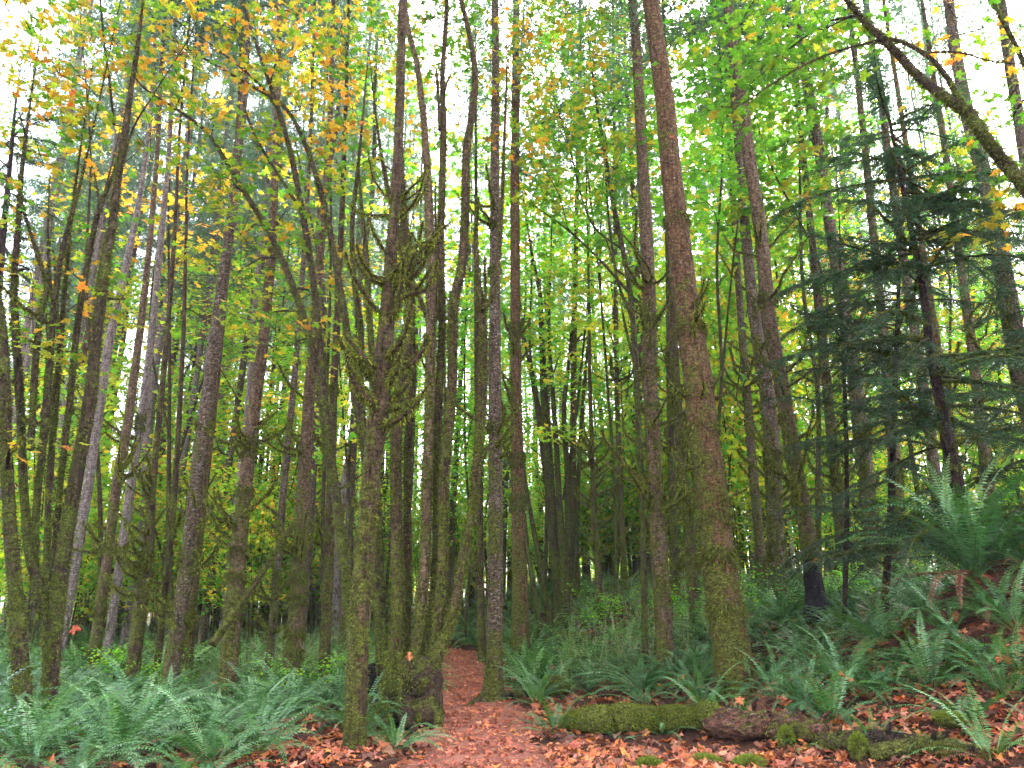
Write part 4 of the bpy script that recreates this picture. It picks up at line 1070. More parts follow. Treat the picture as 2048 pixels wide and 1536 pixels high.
# --- hemlocks: layered dark sprays
def hemlock(name, label, pts, D, L, n, yr, seed, foot_y=None, need=(0.034, 0.084, 0.036), group=None, total=None, azs=None):
    rg = np.random.default_rng(seed)
    b0, _ = P(*pts[0][:2], D)
    base = (b0.x, b0.y, tz(b0.x, b0.y))
    T = empty(name, base, label, 'hemlock tree', group)
    p, r = stem_pts(pts, D, 0.0, True, 1.5)
    mb = MB(); c, r, ab = tube(mb, p, r, 14, 0.1, 0.04, 0.1, None, seed)
    o = mb.build('trunk', B_DARK, T, base)
    z0, z1 = P(pts[0][0], yr[0], D)[0].z, P(pts[-1][0], yr[1], D)[0].z
    fol = MB()
    for i in range(n):
        f = (i + rg.uniform()) / n
        if rg.uniform() < (0.15 if f > 0.6 else 0.40): continue
        z = z0 + (z1 - z0) * f
        j = int(np.argmin(np.abs(c[:, 2] - z)))
        az = rg.uniform(0, 2 * math.pi) if azs is None or rg.uniform() < 0.4 else rg.choice(azs) + rg.normal(0, 0.45)
        ln = L * rg.uniform(0.5, 1.15) * (1 - 0.38 * f)
        k = max(4, int(ln / 0.22))
        d = np.array([math.cos(az), math.sin(az), rg.uniform(-0.3, 0.6)]); d /= np.linalg.norm(d)
        q_ = c[j].copy(); pl = [q_]
        for s in range(k):
            d = d + np.array([rg.normal(0, .07), rg.normal(0, .07), -0.07 + rg.normal(0, .06)]); d /= np.linalg.norm(d)
            q_ = q_ + d * ln / k; pl.append(q_)
        bm_ = MB()
        rb = 0.006 + 0.008 * ln
        cb_, rb_, abb = tube(bm_, pl, np.linspace(rb, 0.003, len(pl)), 6, 0.12, 0.08)
        bo = bm_.build('branch', B_MOSSY2, T, base)
        if i % 2 == 0:
            fm = MB(); fuzz(fm, cb_[: len(cb_) * 2 // 3], rb_[: len(cb_) * 2 // 3], tuple(x[: len(cb_) * 2 // 3] for x in abb), 7000, (0.015, 0.06), rg, droop=1.2)
            if fm.n: fm.build('moss', M_MOSS, bo, base, False)
        # sprays: side twigs, each with side twiglets, each lined with needles
        pl = np.array(pl)
        V, C, A, B = [], [], [], []
        m_tw = int(ln * 38)
        for t_ in range(m_tw):
            ff = rg.uniform(0.12, 1.0)
            x = ff * (len(pl) - 1); i0 = min(int(x), len(pl) - 2)
            st = pl[i0] + (pl[i0 + 1] - pl[i0]) * (x - i0)
            dr = pl[i0 + 1] - pl[i0]; dr /= np.linalg.norm(dr)
            sd = np.cross(dr, [0, 0, 1]); sd /= np.linalg.norm(sd)
            sg = rg.choice([-1, 1])
            tl = 0.42 * (1.05 - 0.6 * ff) * rg.uniform(0.5, 1.2)
            dd = sd * sg * rg.uniform(.5, 1) + dr * rg.uniform(.4, 1) + np.array([0, 0, rg.uniform(-.8, .15)]); dd /= np.linalg.norm(dd)
            A.append(st); B.append(st + dd * tl)
            s2 = np.cross(dd, [0, 0, 1]); s2 /= np.linalg.norm(s2)
            m = int(tl / 0.016)
            fr = (np.arange(m) / m)[:, None]
            pos = st + dd * tl * fr
            pos[:, 2] -= 0.06 * fr[:, 0] ** 2
            sgn = np.where(np.arange(m) % 2 == 0, 1, -1)[:, None]
            lnn = (0.035 + 0.055 * (1 - fr) * rg.uniform(0.3, 1, (m, 1)))
            nd = s2 * sgn + dd * 0.75 + rg.normal(0, 0.16, (m, 3)); nd /= np.linalg.norm(nd, axis=1, keepdims=True)
            wv = np.cross(nd, np.array([0, 0, 1.0]) + rg.normal(0, .3, (m, 3))); wv /= np.linalg.norm(wv, axis=1, keepdims=True)
            V.append(np.stack([pos, pos + nd * lnn * 0.5 + wv * 0.0085, pos + nd * lnn, pos + nd * lnn * 0.5 - wv * 0.0085], 1))
            cc = np.array(need) * rg.uniform(0.7, 1.5)
            C.append(np.repeat(cc[None] * rg.uniform(.85, 1.15, (m, 1)), 4, 0))
        V = np.concatenate(V).reshape(-1, 3)
        fol.add(V, np.arange(len(V)).reshape(-1, 4), np.concatenate(C))
        ribbon_twigs(fol, A, B, 0.0025, (0.05, 0.035, 0.025))
    fol.build('foliage', M_NEED, T, base, False)
    return T


hemlock('hemlock', 'dark shady hemlock with layered feathery branches filling the right side above the big fern',
        [(1965, 1190, 30), (1940, 1100, 28), (1922, 1000, 26), (1898, 900, 24), (1880, 800, 21), (1861, 700, 18), (1846, 575, 14), (1821, 450, 11), (1801, 350, 8), (1776, 225, 5)],
        10.6, 2.8, 140, (1110, 230), 31, azs=[math.pi, -2.6, 2.7, 0, 0.4, -1.2])
hemlock('hemlock', 'young thin hemlock whose sprays merge into the left side of the dark one',
        [(1770, 1200, 15), (1780, 1050, 14), (1786, 900, 12), (1790, 760, 10), (1796, 620, 8), (1800, 500, 4)], 12.2, 2.3, 70, (1130, 520), 32, azs=[math.pi, -2.5, 0.2])
hemlock('hemlock', 'hemlock at the far right edge whose branches hang in from outside the picture',
        [(2170, 1150, 28), (2150, 900, 24), (2130, 650, 18), (2110, 450, 12), (2095, 330, 7)], 11.5, 2.6, 64, (1080, 380), 33, azs=[math.pi, -2.6, 2.8])
hemlock('hemlock', 'dark hemlock whose sprays hang behind the left clump near the top left',
        [(-40, 1300, 26), (-30, 1000, 23), (-15, 700, 18), (5, 480, 13), (20, 330, 8), (30, 220, 5)], 15.5, 2.2, 26, (520, 240), 34, need=(0.03, 0.08, 0.04))
hemlock('hemlock', 'small slim hemlock right of the charred conifer, left of the dark hemlock',
        [(1690, 1210, 10), (1694, 1000, 9), (1690, 800, 8), (1682, 620, 6), (1680, 480, 3)], 12.6, 1.7, 34, (900, 480), 35, azs=[math.pi, -2.4, 0.3])

# ------------------------------------------------------------------ far conifers: four kinds, copied
def trunk_proto(seed, bark, r0, Ht=30):
    rg = np.random.default_rng(seed)
    pts = [np.array([rg.normal(0, .09) * (i > 0), rg.normal(0, .09) * (i > 0), z]) for i, z in enumerate(np.linspace(-0.3, Ht, 9))]
    rad = [r0 * (1 - 0.85 * i / 8) for i in range(9)]
    mb = MB()
    c, r, ab = tube(mb, pts, rad, 9, 0.45, 0.05, 0.2, None, seed)
    tm = MB()
    fine_twigs(tm, c, r, 52, (2, 17), (0.4, 1.6), rg, (0.09, 0.065, 0.055), 0.3, 0.010)
    sn = MB()
    for _ in range(14):
        j = rg.integers(3, 16); az = rg.uniform(0, 6.28); L_ = rg.uniform(.2, .7)
        p0 = c[j]; d = np.array([math.cos(az), math.sin(az), 0.2])
        tube(sn, [p0, p0 + d * L_ * .6, p0 + d * L_ + np.array([0, 0, L_ * .5])], [0.03, 0.025, 0.01], 5, 0.2)
    return mb.mesh('trunk', bark), tm.mesh('dead_twigs', M_TWIG, smooth=False), sn.mesh('mossy_stubs', B_MOSSY)


PROTO = [trunk_proto(1, B_PALE, 0.15), trunk_proto(2, B_PALE, 0.19), trunk_proto(3, B_GREY, 0.17), trunk_proto(4, B_BROWN, 0.18), trunk_proto(5, B_GREY, 0.14), trunk_proto(6, B_RED, 0.16)]
ZONES = [  # px range, D range, n, kinds, label
    ((-80, 330), (20, 42), 30, (0, 1, 3, 0, 2), 'pale pinkish conifer among many straight trunks in the distance behind the left clump'),
    ((330, 700), (19, 44), 38, (0, 1, 2, 3, 0), 'pale pinkish conifer among many straight trunks beyond the left fern bed'),
    ((-60, 720), (30, 50), 34, (0, 1, 0), 'slim pale trunk in the screen of far thin trunks on the left'),
    ((700, 1010), (24, 50), 16, (2, 3, 5, 0), 'distant conifer seen between the stems left of the flared conifer'),
    ((1010, 1300), (27, 55), 16, (2, 5, 3, 4), 'distant conifer in the centre gap around the far maple clump'),
    ((1300, 1600), (23, 48), 20, (2, 4, 3, 0, 5), 'distant conifer behind the two thickest trunks'),
    ((1600, 2150), (22, 48), 28, (2, 4, 3, 5, 2), 'distant conifer behind the hemlocks on the right'),
    ((-80, 2150), (50, 95), 56, (0, 1, 2, 5, 0), 'tiny straight trunk among the farthest trees against the light'),
]
rgz = np.random.default_rng(77)
placed = []
for zi, ((x0, x1), (d0, d1), n, kinds, lab) in enumerate(ZONES):
    cnt = 0; tries = 0
    while cnt < n and tries < 4000:
        tries += 1
        px = rgz.uniform(x0, x1); D_ = d0 + (d1 - d0) * rgz.uniform() ** 0.8
        xw = (px - 1024) / F * D_ / 1.05
        if abs(xw - float(path_x(D_))) < 1.6: continue
        if any((xw - a) ** 2 + (D_ - b) ** 2 < 1.3 for a, b in placed): continue
        placed.append((xw, D_))
        k_ = kinds[rgz.integers(len(kinds))]
        T = empty('conifer', (xw, D_, tz(xw, D_)), lab, 'conifer tree', lab.replace('conifer', 'conifers', 1).replace('trunk', 'trunks', 1))
        s_ = rgz.uniform(0.8, 1.15)
        T.rotation_euler = (rgz.normal(0, 0.014), rgz.normal(0.008 if px < 700 else 0, 0.016), rgz.uniform(0, 6.28))
        T.scale = (s_ * rgz.uniform(0.75, 1.15),) * 2 + (s_,)
        tr, tw_, sn_ = PROTO[k_]
        link('trunk', tr, T)
        link('dead_twigs', tw_, T)
        if D_ < 45: link('mossy_stubs', sn_, T)
        cz = rgz.uniform(16, 20) if D_ > 50 or 'slim pale' in lab else rgz.uniform(10, 15)
        if D_ < 50 or cnt % 2: link('crown', CROWNS[rgz.integers(4)], T, (0, 0, cz), (0, 0, rgz.uniform(0, 6.28)), (1, 1, (30.5 - cz) / 15))
        cnt += 1

# ------------------------------------------------------------------ understory vine maples
def shrub_proto(seed, mix, hgt=4.0, wid=1.6, n=760):
    rg = np.random.default_rng(seed)
    st, lv, tw = MB(), MB(), MB()
    for i in range(5):
        az = rg.uniform(0, 6.28); d = np.array([math.cos(az), math.sin(az), 0])
        h_ = hgt * rg.uniform(.6, 1); w_ = wid * rg.uniform(.3, .9)
        top = d * w_ + np.array([0, 0, h_])
        tube(st, [d * 0.1 + [0, 0, -.1], d * w_ * .35 + [0, 0, h_ * .4], top], [0.025, 0.018, 0.006], 6, 0.3)
        for q_ in range(3):
            leaf_cloud(lv, tw, d * w_ * (0.5 + .25 * q_) + np.array([rg.normal(0, .3), rg.normal(0, .3), h_ * (.45 + .25 * q_)]), (1.0, 1.0, 0.55), int(n * 1.9) // 15, mix, LEAF_C, 0.125, rg)
    return st.mesh('stem', B_MOSSY2), lv.mesh('crown', M_LEAF2, smooth=False)


SHR = [shrub_proto(1, 'yg'), shrub_proto(2, 'yg', 5.5, 2.2, 1000), shrub_proto(3, 'gy', 4.5, 1.8), shrub_proto(4, 'mix', 5, 2.0, 1300), shrub_proto(5, 'g', 2.0, 0.9, 240)]
SZ = [((-60, 330), (19, 45), 24, (0, 1, 3, 0), 'yellow green vine maple glowing between trunks behind the left clump'),
      ((330, 720), (20, 48), 24, (0, 1, 3, 2), 'yellow green vine maple glowing between trunks beyond the left fern bed'),
      ((720, 1300), (25, 52), 44, (0, 2, 1, 2), 'light green vine maple in the distance beyond the path bend'),
      ((1300, 2150), (21, 48), 62, (0, 2, 1, 3), 'yellow green vine maple in the distance on the right'),
      ((-60, 2150), (50, 90), 64, (0, 1, 2, 3), 'small pale vine maple against the light at the back of the forest')]
for (x0, x1), (d0, d1), n, kinds, lab in SZ:
    for i in range(n):
        for _ in range(30):
            px = rgz.uniform(x0, x1); D_ = rgz.uniform(d0, d1); xw = (px - 1024) / F * D_ / 1.05
            if abs(xw - float(path_x(D_))) > 1.8: break
        T = empty('vine_maple', (xw, D_, tz(xw, D_)), lab, 'small maple', lab.replace('vine maple', 'vine maples'))
        T.rotation_euler = (0, 0, rgz.uniform(0, 6.28)); s_ = rgz.uniform(0.8, 1.5); T.scale = (s_, s_, s_ * rgz.uniform(.7, 1.9))
        a, b = SHR[kinds[rgz.integers(len(kinds))]]
        link('stem', a, T); link('crown', b, T)
def tall_proto(seed, mix, hgt, n, z0=0.25):
    rg = np.random.default_rng(seed)
    st, lv = MB(), MB()
    top = np.array([rg.normal(0, .5), rg.normal(0, .5), hgt])
    ax = [np.array([0, 0, -.15]), np.array([rg.normal(0, .15), rg.normal(0, .15), hgt * .4]), top * [1, 1, .8], top]
    tube(st, ax, [0.07, 0.05, 0.03, 0.008], 7, 0.4, 0.05)
    k = 16
    for i in range(k):
        f = z0 + (1 - z0) * i / k
        az = rg.uniform(0, 6.28); c0 = top * f * [f, f, 1]
        e = c0 + np.array([math.cos(az), math.sin(az), .25]) * rg.uniform(.7, 2.2)
        tube(st, [c0, (c0 + e) / 2 + [0, 0, .12], e], [0.02, 0.013, 0.005], 5, 0.3)
        leaf_cloud(lv, lv, e, (1.25, 1.25, 0.7), n // k, mix, LEAF_C, 0.125, rg)
    return st.mesh('trunk', B_MOSSY2), lv.mesh('crown', M_LEAF2, smooth=False)


TALL = [tall_proto(1, 'gy', 11, 2000), tall_proto(2, 'yg', 13, 2200), tall_proto(3, 'gy', 17, 2600, 0.35), tall_proto(4, 'mix', 12, 2100), tall_proto(5, 'g', 15, 2400, 0.3)]
TZ_ = [((-60, 340), (22, 40), 12, (3, 1, 1, 2), 'thin tall maple with yellow and green leaves deep behind the left clump'),
       ((340, 720), (23, 42), 14, (1, 0, 3, 2), 'thin tall maple with light leaves deep beyond the left fern bed'),
       ((720, 1010), (25, 44), 12, (0, 4, 1), 'thin tall green maple deep behind the stems left of the flared conifer'),
       ((1010, 1300), (25, 46), 18, (0, 2, 1, 4), 'thin tall green maple deep in the centre around the far maple clump'),
       ((1300, 1620), (22, 42), 18, (4, 0, 2, 1), 'thin tall green maple deep behind the two thickest trunks'),
       ((1620, 2150), (22, 42), 22, (1, 3, 0, 2), 'thin tall yellow green maple deep behind the hemlocks')]
for (x0, x1), (d0, d1), n, kinds, lab in TZ_:
    for i in range(n):
        for _ in range(40):
            px = rgz.uniform(x0, x1); D_ = rgz.uniform(d0, d1); xw = (px - 1024) / F * D_ / 1.05
            if abs(xw - float(path_x(D_))) > 1.5: break
        T = empty('maple', (xw, D_, tz(xw, D_)), lab, 'maple tree', lab.replace('maple', 'maples', 1))
        T.rotation_euler = (0, 0, rgz.uniform(0, 6.28)); s_ = rgz.uniform(0.85, 1.2); T.scale = (s_, s_, s_ * rgz.uniform(.85, 1.15))
        a, b = TALL[kinds[rgz.integers(len(kinds))]]
        link('trunk', a, T); link('crown', b, T)
for i, (px, py, D_, s_) in enumerate([(1470, 1150, 15.5, 0.55), (1340, 1150, 17, .6), (330, 1280, 14, .4), (560, 1300, 13.2, .4), (1210, 1200, 19, .6), (1690, 1180, 14.5, .45), (700, 1270, 14, .45), (240, 1290, 14.5, .45)]):
    p, _ = P(px, py, D_)
    T = empty('shrub', (p.x, p.y, tz(p.x, p.y)), ['small bright green shrub at the foot of the thickest trunk', 'leafy green shrub between the two thickest trunks', 'low green shrub in the ferns below the lichen conifer',
        'low green shrub right of the shaggy moss ringed tree', 'green shrub in the grass right of the far maple clump', 'green shrub beside the charred foot', 'green shrub in the ferns behind the slim mossy front tree', 'low shrub near the foot of the slender mossy conifer'][i], 'shrub')
    T.scale = (s_,) * 3; T.rotation_euler = (0, 0, i * 1.1)
    a, b = SHR[4]
    link('stem', a, T); link('crown', b, T)

# ------------------------------------------------------------------ sword ferns
def frond_curve(L, up, curl, n):
    """Rachis in the x-z plane: leaves the crown at angle up, arches over by curl."""
    s = np.linspace(0, 1, n)
    ang = up - curl * s ** 1.3
    x = np.concatenate([[0], np.cumsum(np.cos(ang[:-1]))]) * L / (n - 1)
    z = np.concatenate([[0], np.cumsum(np.sin(ang[:-1]))]) * L / (n - 1)
    return s, x, z, ang


def frond(mb, L, up, curl, pairs, az=0.0, org=(0, 0, 0), width=0.085, col=(0.05, 0.13, 0.07), rg=rng, tw=0.0):
    s, x, z, ang = frond_curve(L, up, curl, pairs)
    yb = 0.10 * L * np.sin(rg.uniform(-1, 1)) * s ** 2
    prof = np.clip(np.minimum(1, (s - 0.10) * 6), 0.0, 1) * (1 - s) ** 0.55 * 1.15
    prof = np.clip(prof, 0.05, 1.05)
    rows = []
    step = L / pairs
    c3 = np.stack([x, yb, z], -1)
    tan = np.stack([np.cos(ang), 0 * ang, np.sin(ang)], -1)
    upv = np.stack([-np.sin(ang), 0 * ang, np.cos(ang)], -1)
    m = s > 0.12
    Vs, Cs = [], []
    for sg in (-1, 1):
        side = np.array([0, sg, 0.0])[None] * math.cos(tw * sg) + upv * math.sin(tw * sg)
        ln = (width * prof * rg.uniform(0.85, 1.1, pairs))[:, None]
        fold = rg.uniform(-0.35, 0.15, (pairs, 1))
        d = side + tan * 0.28 + upv * fold; d /= np.linalg.norm(d, axis=1, keepdims=True)
        b = c3; hw = step * 0.40
        q_ = np.stack([b - tan * hw * 0.8, b + d * ln * 0.45 - tan * hw, b + d * ln + tan * hw * 0.3 - upv * ln * 0.12, b + d * ln * 0.4 + tan * hw * 0.9], 1)
        Vs.append(q_[m])
        Cs.append(np.repeat((np.array(col) * rg.uniform(0.8, 1.25, (pairs, 1)))[m], 4, 0))
    V = np.concatenate(Vs).reshape(-1, 3); C = np.concatenate(Cs)
    ca, sa = math.cos(az), math.sin(az)
    Rz = np.array([[ca, -sa, 0], [sa, ca, 0], [0, 0, 1]])
    V = V @ Rz.T + np.asarray(org)
    mb.add(V, np.arange(len(V)).reshape(-1, 4), C)
    k = np.unique(np.linspace(0, pairs - 1, 9).astype(int))
    cr = c3[k] @ Rz.T + np.asarray(org)
    ribbon_twigs(mb, cr[:-1], cr[1:], np.linspace(0.004, 0.0015, len(k) - 1), tuple(np.array(col) * np.array([1.5, 1.1, 0.6])))


FCOL = [(0.016, 0.062, 0.014), (0.034, 0.105, 0.026), (0.065, 0.155, 0.052), (0.038, 0.115, 0.012), (0.115, 0.215, 0.090)]
rgf = np.random.default_rng(5)
FR = []
for i in range(10):
    mb = MB()
    frond(mb, 1.0, R([66, 50, 72, 38, 56, 44, 28, 60, 74, 40][i]), R([95, 90, 80, 75, 110, 70, 60, 100, 60, 85][i]), 44, 0, (0, 0, 0), 0.085, tuple(1.2 * x for x in FCOL[(i + 1) % 5]), rgf, rgf.uniform(-.2, .3))
    FR.append(mb.mesh('frond', M_FERN, smooth=False))
mb = MB(); frond(mb, 0.8, R(25), R(80), 34, 0, (0, 0, 0), 0.06, (0.16, 0.06, 0.03), rgf)
FRD = mb.mesh('frond', M_LIT, smooth=False)


def fern_mesh(seed, nf, pairs, dead=4, L=(0.7, 1.15), col=None):
    rg = np.random.default_rng(seed)
    mb = MB()
    for i in range(nf):
        az = 2 * math.pi * (i + rg.uniform(-.3, .3)) / nf * 1.618 * nf / 7
        frond(mb, rg.uniform(*L), R(rg.uniform(22, 76)), R(rg.uniform(50, 115)), pairs, az, (0.03 * math.cos(az), 0.03 * math.sin(az), 0), 0.085, FCOL[rg.integers(5)] if col is None else col, rg, rg.uniform(-.25, .3))
    for i in range(dead):
        frond(mb, rg.uniform(.5, .8), R(rg.uniform(5, 30)), R(rg.uniform(40, 80)), pairs, rg.uniform(0, 6.28), (0, 0, 0.02), 0.06, (0.17, 0.065, 0.03), rg)
    return mb.mesh('fern', M_FERN, smooth=False)


FERN_MID = [fern_mesh(20 + i, 26, 30) for i in range(5)]
FERN_FAR = [fern_mesh(30 + i, 20, 14, 1) for i in range(3)]


def big_fern(p, s, nf, label, group=None, seed=0, upb=0.0, dead=3, fronds=None):
    rg = np.random.default_rng(300 + seed)
    T = empty('sword_fern', p, label, 'fern', group)
    for i in range(nf):
        az = 2 * math.pi * i / nf + rg.uniform(-.3, .3)
        l = s * rg.uniform(0.75, 1.1)
        link('frond', FR[rg.integers(10)], T, (0.03 * math.cos(az), 0.03 * math.sin(az), -0.03), (rg.normal(0, .12), rg.normal(-upb, .14), az), (l, l * rg.uniform(.85, 1.15), l))
    for i in range(dead):
        az = rg.uniform(0, 6.28)
        link('frond', FRD, T, (0, 0, 0), (0, 0.1, az), (s, s, s))['label'] = 'dead brown frond'
    return T


def g3(px, py, up=0.0):
    p = ground_hit(px, py)
    return (p.x, p.y, tz(p.x, p.y) + up)


FERNS = [
 (790, 1500, 0.72, 20, 'small fresh green fern at the left path edge beside the slim mossy front tree'),
 (1325, 1470, 0.60, 14, 'small fern drooping over the front of the mossy log'),
 (1108, 1466, 0.66, 14, 'low fern at the right path edge left of the mossy log'),
 (1072, 1410, 0.78, 18, 'fern at the right path edge behind the low one, near the short dark log'),
 (1240, 1478, 0.34, 8, 'tiny fern sprig in front of the middle of the mossy log'),
 (1745, 1475, 0.55, 10, 'sparse fern leaning over the left part of the thinner brown log'),
 (1880, 1490, 0.50, 9, 'sparse fern sprig over the right end of the thinner brown log'),
 (1480, 1440, 0.6, 12, 'fern hanging over the left half of the thick brown log'),
 (1665, 1452, 0.85, 16, 'dark fern drooping over the joint of the two brown logs'),
 (1935, 1455, 0.80, 15, 'fern behind the thinner brown log near the right edge'),
 (1410, 1425, 0.75, 16, 'fern hanging down behind the mossy end of the thick brown log'),
 (1290, 1410, 0.70, 15, 'fern close behind the mossy log, arching over its moss'),
 (1610, 1500, 0.50, 9, 'upright lone fern in front of the brown logs'),
 (1555, 1400, 0.85, 20, 'broad fern behind the right half of the thick brown log'),
 (1860, 1385, 0.95, 26, 'bright tall fern above the thinner brown log with light catching its arched fronds'),
 (2010, 1400, 0.85, 22, 'fern at the right edge above the thinner brown log'),
 (1985, 1520, 0.75, 12, 'pale flat fern at the bottom right corner'),
 (1240, 1370, 0.72, 22, 'fern behind the mossy log, its left half'),
 (1390, 1375, 0.80, 22, 'fern behind the mossy log between the two thickest trunks'),
 (1500, 1385, 0.70, 18, 'fern just in front of the foot of the thickest trunk'),
 (1690, 1385, 0.95, 26, 'dark fern on the bank above the joint of the two brown logs'),
 (1170, 1345, 0.70, 20, 'fern right of the short dark log on the low bank'),
 (60, 1530, 0.95, 24, 'bluish fern filling the bottom left corner'),
 (230, 1500, 0.95, 26, 'fern with one deep green upright frond, near the bottom left corner'),
 (420, 1530, 0.95, 24, 'pale bluish fern with long fronds reaching right, at the bottom left'),
 (330, 1440, 0.90, 24, 'bluish fern second row at the bottom left'),
 (500, 1450, 0.90, 22, 'fern with arched fronds pointing at the leaf litter on the left'),
 (120, 1440, 0.90, 22, 'fern at the left edge in front of the leaning clump'),
 (1995, 1235, 0.8, 18, 'dark fern directly under the mound fern on the bare bank'),
 (1880, 1340, 0.75, 16, 'short fern on the bank halfway between the mound fern and the logs'),
 (2040, 1350, 0.8, 16, 'fern cut by the right edge halfway up the bank'),
 (1830, 1205, 0.95, 22, 'fern just left of the mound fern, lower on the slope'),
 (2035, 1270, 0.95, 22, 'grey green fern at the right edge under the mound fern'),
 (1905, 1270, 0.95, 20, 'grey shaded fern with long fronds directly below the mound fern'),
 (1765, 1290, 0.95, 22, 'fern on the slope halfway between the charred foot and the mound fern'),
 (1965, 1340, 0.80, 18, 'fern with a large orange leaf in it near the right edge'),
 (620, 1400, 0.75, 20, 'fern left of the slim mossy front tree'),
 (560, 1490, 0.60, 12, 'small fern in the leaf litter left of the slim mossy front tree'),
]
FPOS = []
for i, (px, py, s, nf, lab) in enumerate(FERNS):
    p = g3(px, py)
    FPOS.append(p)
    big_fern(p, s * (1.2 if px > 1000 and s > 0.65 else 1.0), nf, lab, seed=i)
# the fern on top of the mound, largest of all
pm = P(1955, 1185, 10.0)[0]
pm = (pm.x, pm.y, tz(pm.x, pm.y) - 0.02)
print('mound fern z', pm, 'wanted', P(1955, 1185, 10.0)[0].z)
big_fern(pm, 1.9, 60, 'largest fern, dark green and spiky on top of the mound below the hemlock', seed=99, upb=0.38, dead=6)
FPOS.append(pm)

zones_f = [
 ('sword fern in the dense bed left of the path', 'sword ferns in the dense bed left of the path', 98, lambda x, y: x < float(path_x(y)) - 1.05 and x > -0.75 * y - 1),
 ('sword fern on the slope right of the path', 'sword ferns on the slope right of the path', 166, lambda x, y: x > float(path_x(y)) + 1.0 + (2.2 if y < 9.0 else 0) * 5 and x < 0.75 * y + 1),
]
trunk_xy = [(o.location.x, o.location.y) for o in COL.objects if o.parent is None and o.type == 'EMPTY' and o.get('category') in ('conifer tree', 'tree', 'maple tree', 'hemlock tree')]
for lab, grp, n, ok in zones_f:
    cnt = tries = 0
    while cnt < n and tries < 20000:
        tries += 1
        y = 6.6 + 8.6 * rgf.uniform()
        x = rgf.uniform(-0.78 * y, 0.78 * y)
        if not ok(x, y): continue
        if y < 9.4 and -2.4 < x < -1.0: continue
        md = 0.58
        px_, py_ = proj(x, y, tz(x, y))
        if (px_ > 1075 and py_ > (1392 if px_ < 1400 else 1420)) or (560 < px_ < 705 and py_ > 1440) or (735 < px_ < 905 and py_ > 1375): continue
        if any((x - a[0]) ** 2 + (y - a[1]) ** 2 < md * md for a in FPOS): continue
        if any((x - a[0]) ** 2 + (y - a[1]) ** 2 < 0.16 for a in trunk_xy): continue
        FPOS.append((x, y, 0))
        s = rgf.uniform(0.7, 1.15)
        o = link('sword_fern', FERN_MID[rgf.integers(5)], None, (x, y, tz(x, y)), (rgf.normal(0, .08), rgf.normal(0, .08), rgf.uniform(0, 6.28)), (s, s, s * rgf.uniform(.8, 1.15)))
        tag(o, lab, 'fern', grp)
        cnt += 1
    print(grp, cnt)
# far fern cover as one mass
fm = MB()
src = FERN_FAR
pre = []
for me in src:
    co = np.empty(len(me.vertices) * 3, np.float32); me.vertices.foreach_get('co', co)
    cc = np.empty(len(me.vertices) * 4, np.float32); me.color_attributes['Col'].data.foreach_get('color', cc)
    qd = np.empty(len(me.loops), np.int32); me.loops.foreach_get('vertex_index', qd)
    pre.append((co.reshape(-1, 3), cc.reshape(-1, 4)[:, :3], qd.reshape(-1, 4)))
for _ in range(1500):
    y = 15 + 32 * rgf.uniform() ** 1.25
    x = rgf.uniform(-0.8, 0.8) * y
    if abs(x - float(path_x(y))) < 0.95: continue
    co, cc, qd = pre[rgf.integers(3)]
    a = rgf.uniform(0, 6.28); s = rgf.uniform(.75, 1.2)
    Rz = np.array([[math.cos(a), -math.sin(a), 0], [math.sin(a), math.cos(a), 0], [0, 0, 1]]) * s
    fm.add(co @ Rz.T + np.array([x, y, tz(x, y)]), qd, cc * np.array([1.5, 1.4, 1.0]))  # colour raised to stand in for brighter light on the far ferns
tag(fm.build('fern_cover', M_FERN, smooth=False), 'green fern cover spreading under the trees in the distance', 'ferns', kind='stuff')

# ------------------------------------------------------------------ leaf litter
def litter(name, n, sampler, size, cols, label, tilt=0.35, lift=0.012, mat=M_LIT, tm=LEAF_B):
    pos = []
    while len(pos) < n:
        x, y = sampler()
        pos.append((x, y))
    xy = np.array(pos)
    Zt = terrain(xy[:, 0], xy[:, 1]) + lift + rgf.uniform(0, 0.03, n)
    c = np.array(cols)[rgf.integers(0, len(cols), n)] * rgf.uniform(0.65, 1.3, (n, 1))
    mb = MB()
    put_leaves(mb, np.column_stack([xy, Zt]), rgf.uniform(size[0], size[1], n), c, tm, tilt, 0.22, rgf)
    return mb, label


SAL = [(0.50, 0.120, 0.060), (0.62, 0.17, 0.07), (0.66, 0.25, 0.13), (0.40, 0.09, 0.05), (0.68, 0.21, 0.05), (0.30, 0.07, 0.04), (0.56, 0.15, 0.08)]
ORG = [(0.56, 0.13, 0.035), (0.62, 0.17, 0.04), (0.58, 0.20, 0.07), (0.45, 0.085, 0.03), (0.58, 0.21, 0.12), (0.64, 0.24, 0.045)]
BRN = [(0.22, 0.065, 0.03), (0.35, 0.10, 0.035), (0.14, 0.045, 0.025), (0.50, 0.15, 0.04), (0.28, 0.12, 0.06)]


def s_path():
    y = 5.5 + 21 * rgf.uniform() ** 1.25
    return float(path_x(y)) + rgf.normal(0, 0.5) * float(path_w(y)), y


def s_front():
    while True:
        x, y = rgf.uniform(0.35, 7.5), 5.5 + 3.6 * rgf.uniform()
        d = abs(math.sin(x * 2.3 + y * 3.1) * math.sin(x * 1.1 - y * 2.2 + 1))
        if rgf.uniform() < 0.35 + 0.8 * d: return x, y


def s_under():
    while True:
        y = 6 + 14 * rgf.uniform() ** 0.9; x = rgf.uniform(-0.75 * y, 0.75 * y)
        if abs(x - float(path_x(y))) > 0.6 and (x > 0 or rgf.uniform() < 0.45): return x, y


def s_left():
    return rgf.normal(-2.1, 0.55), 5.8 + 4.2 * rgf.uniform()


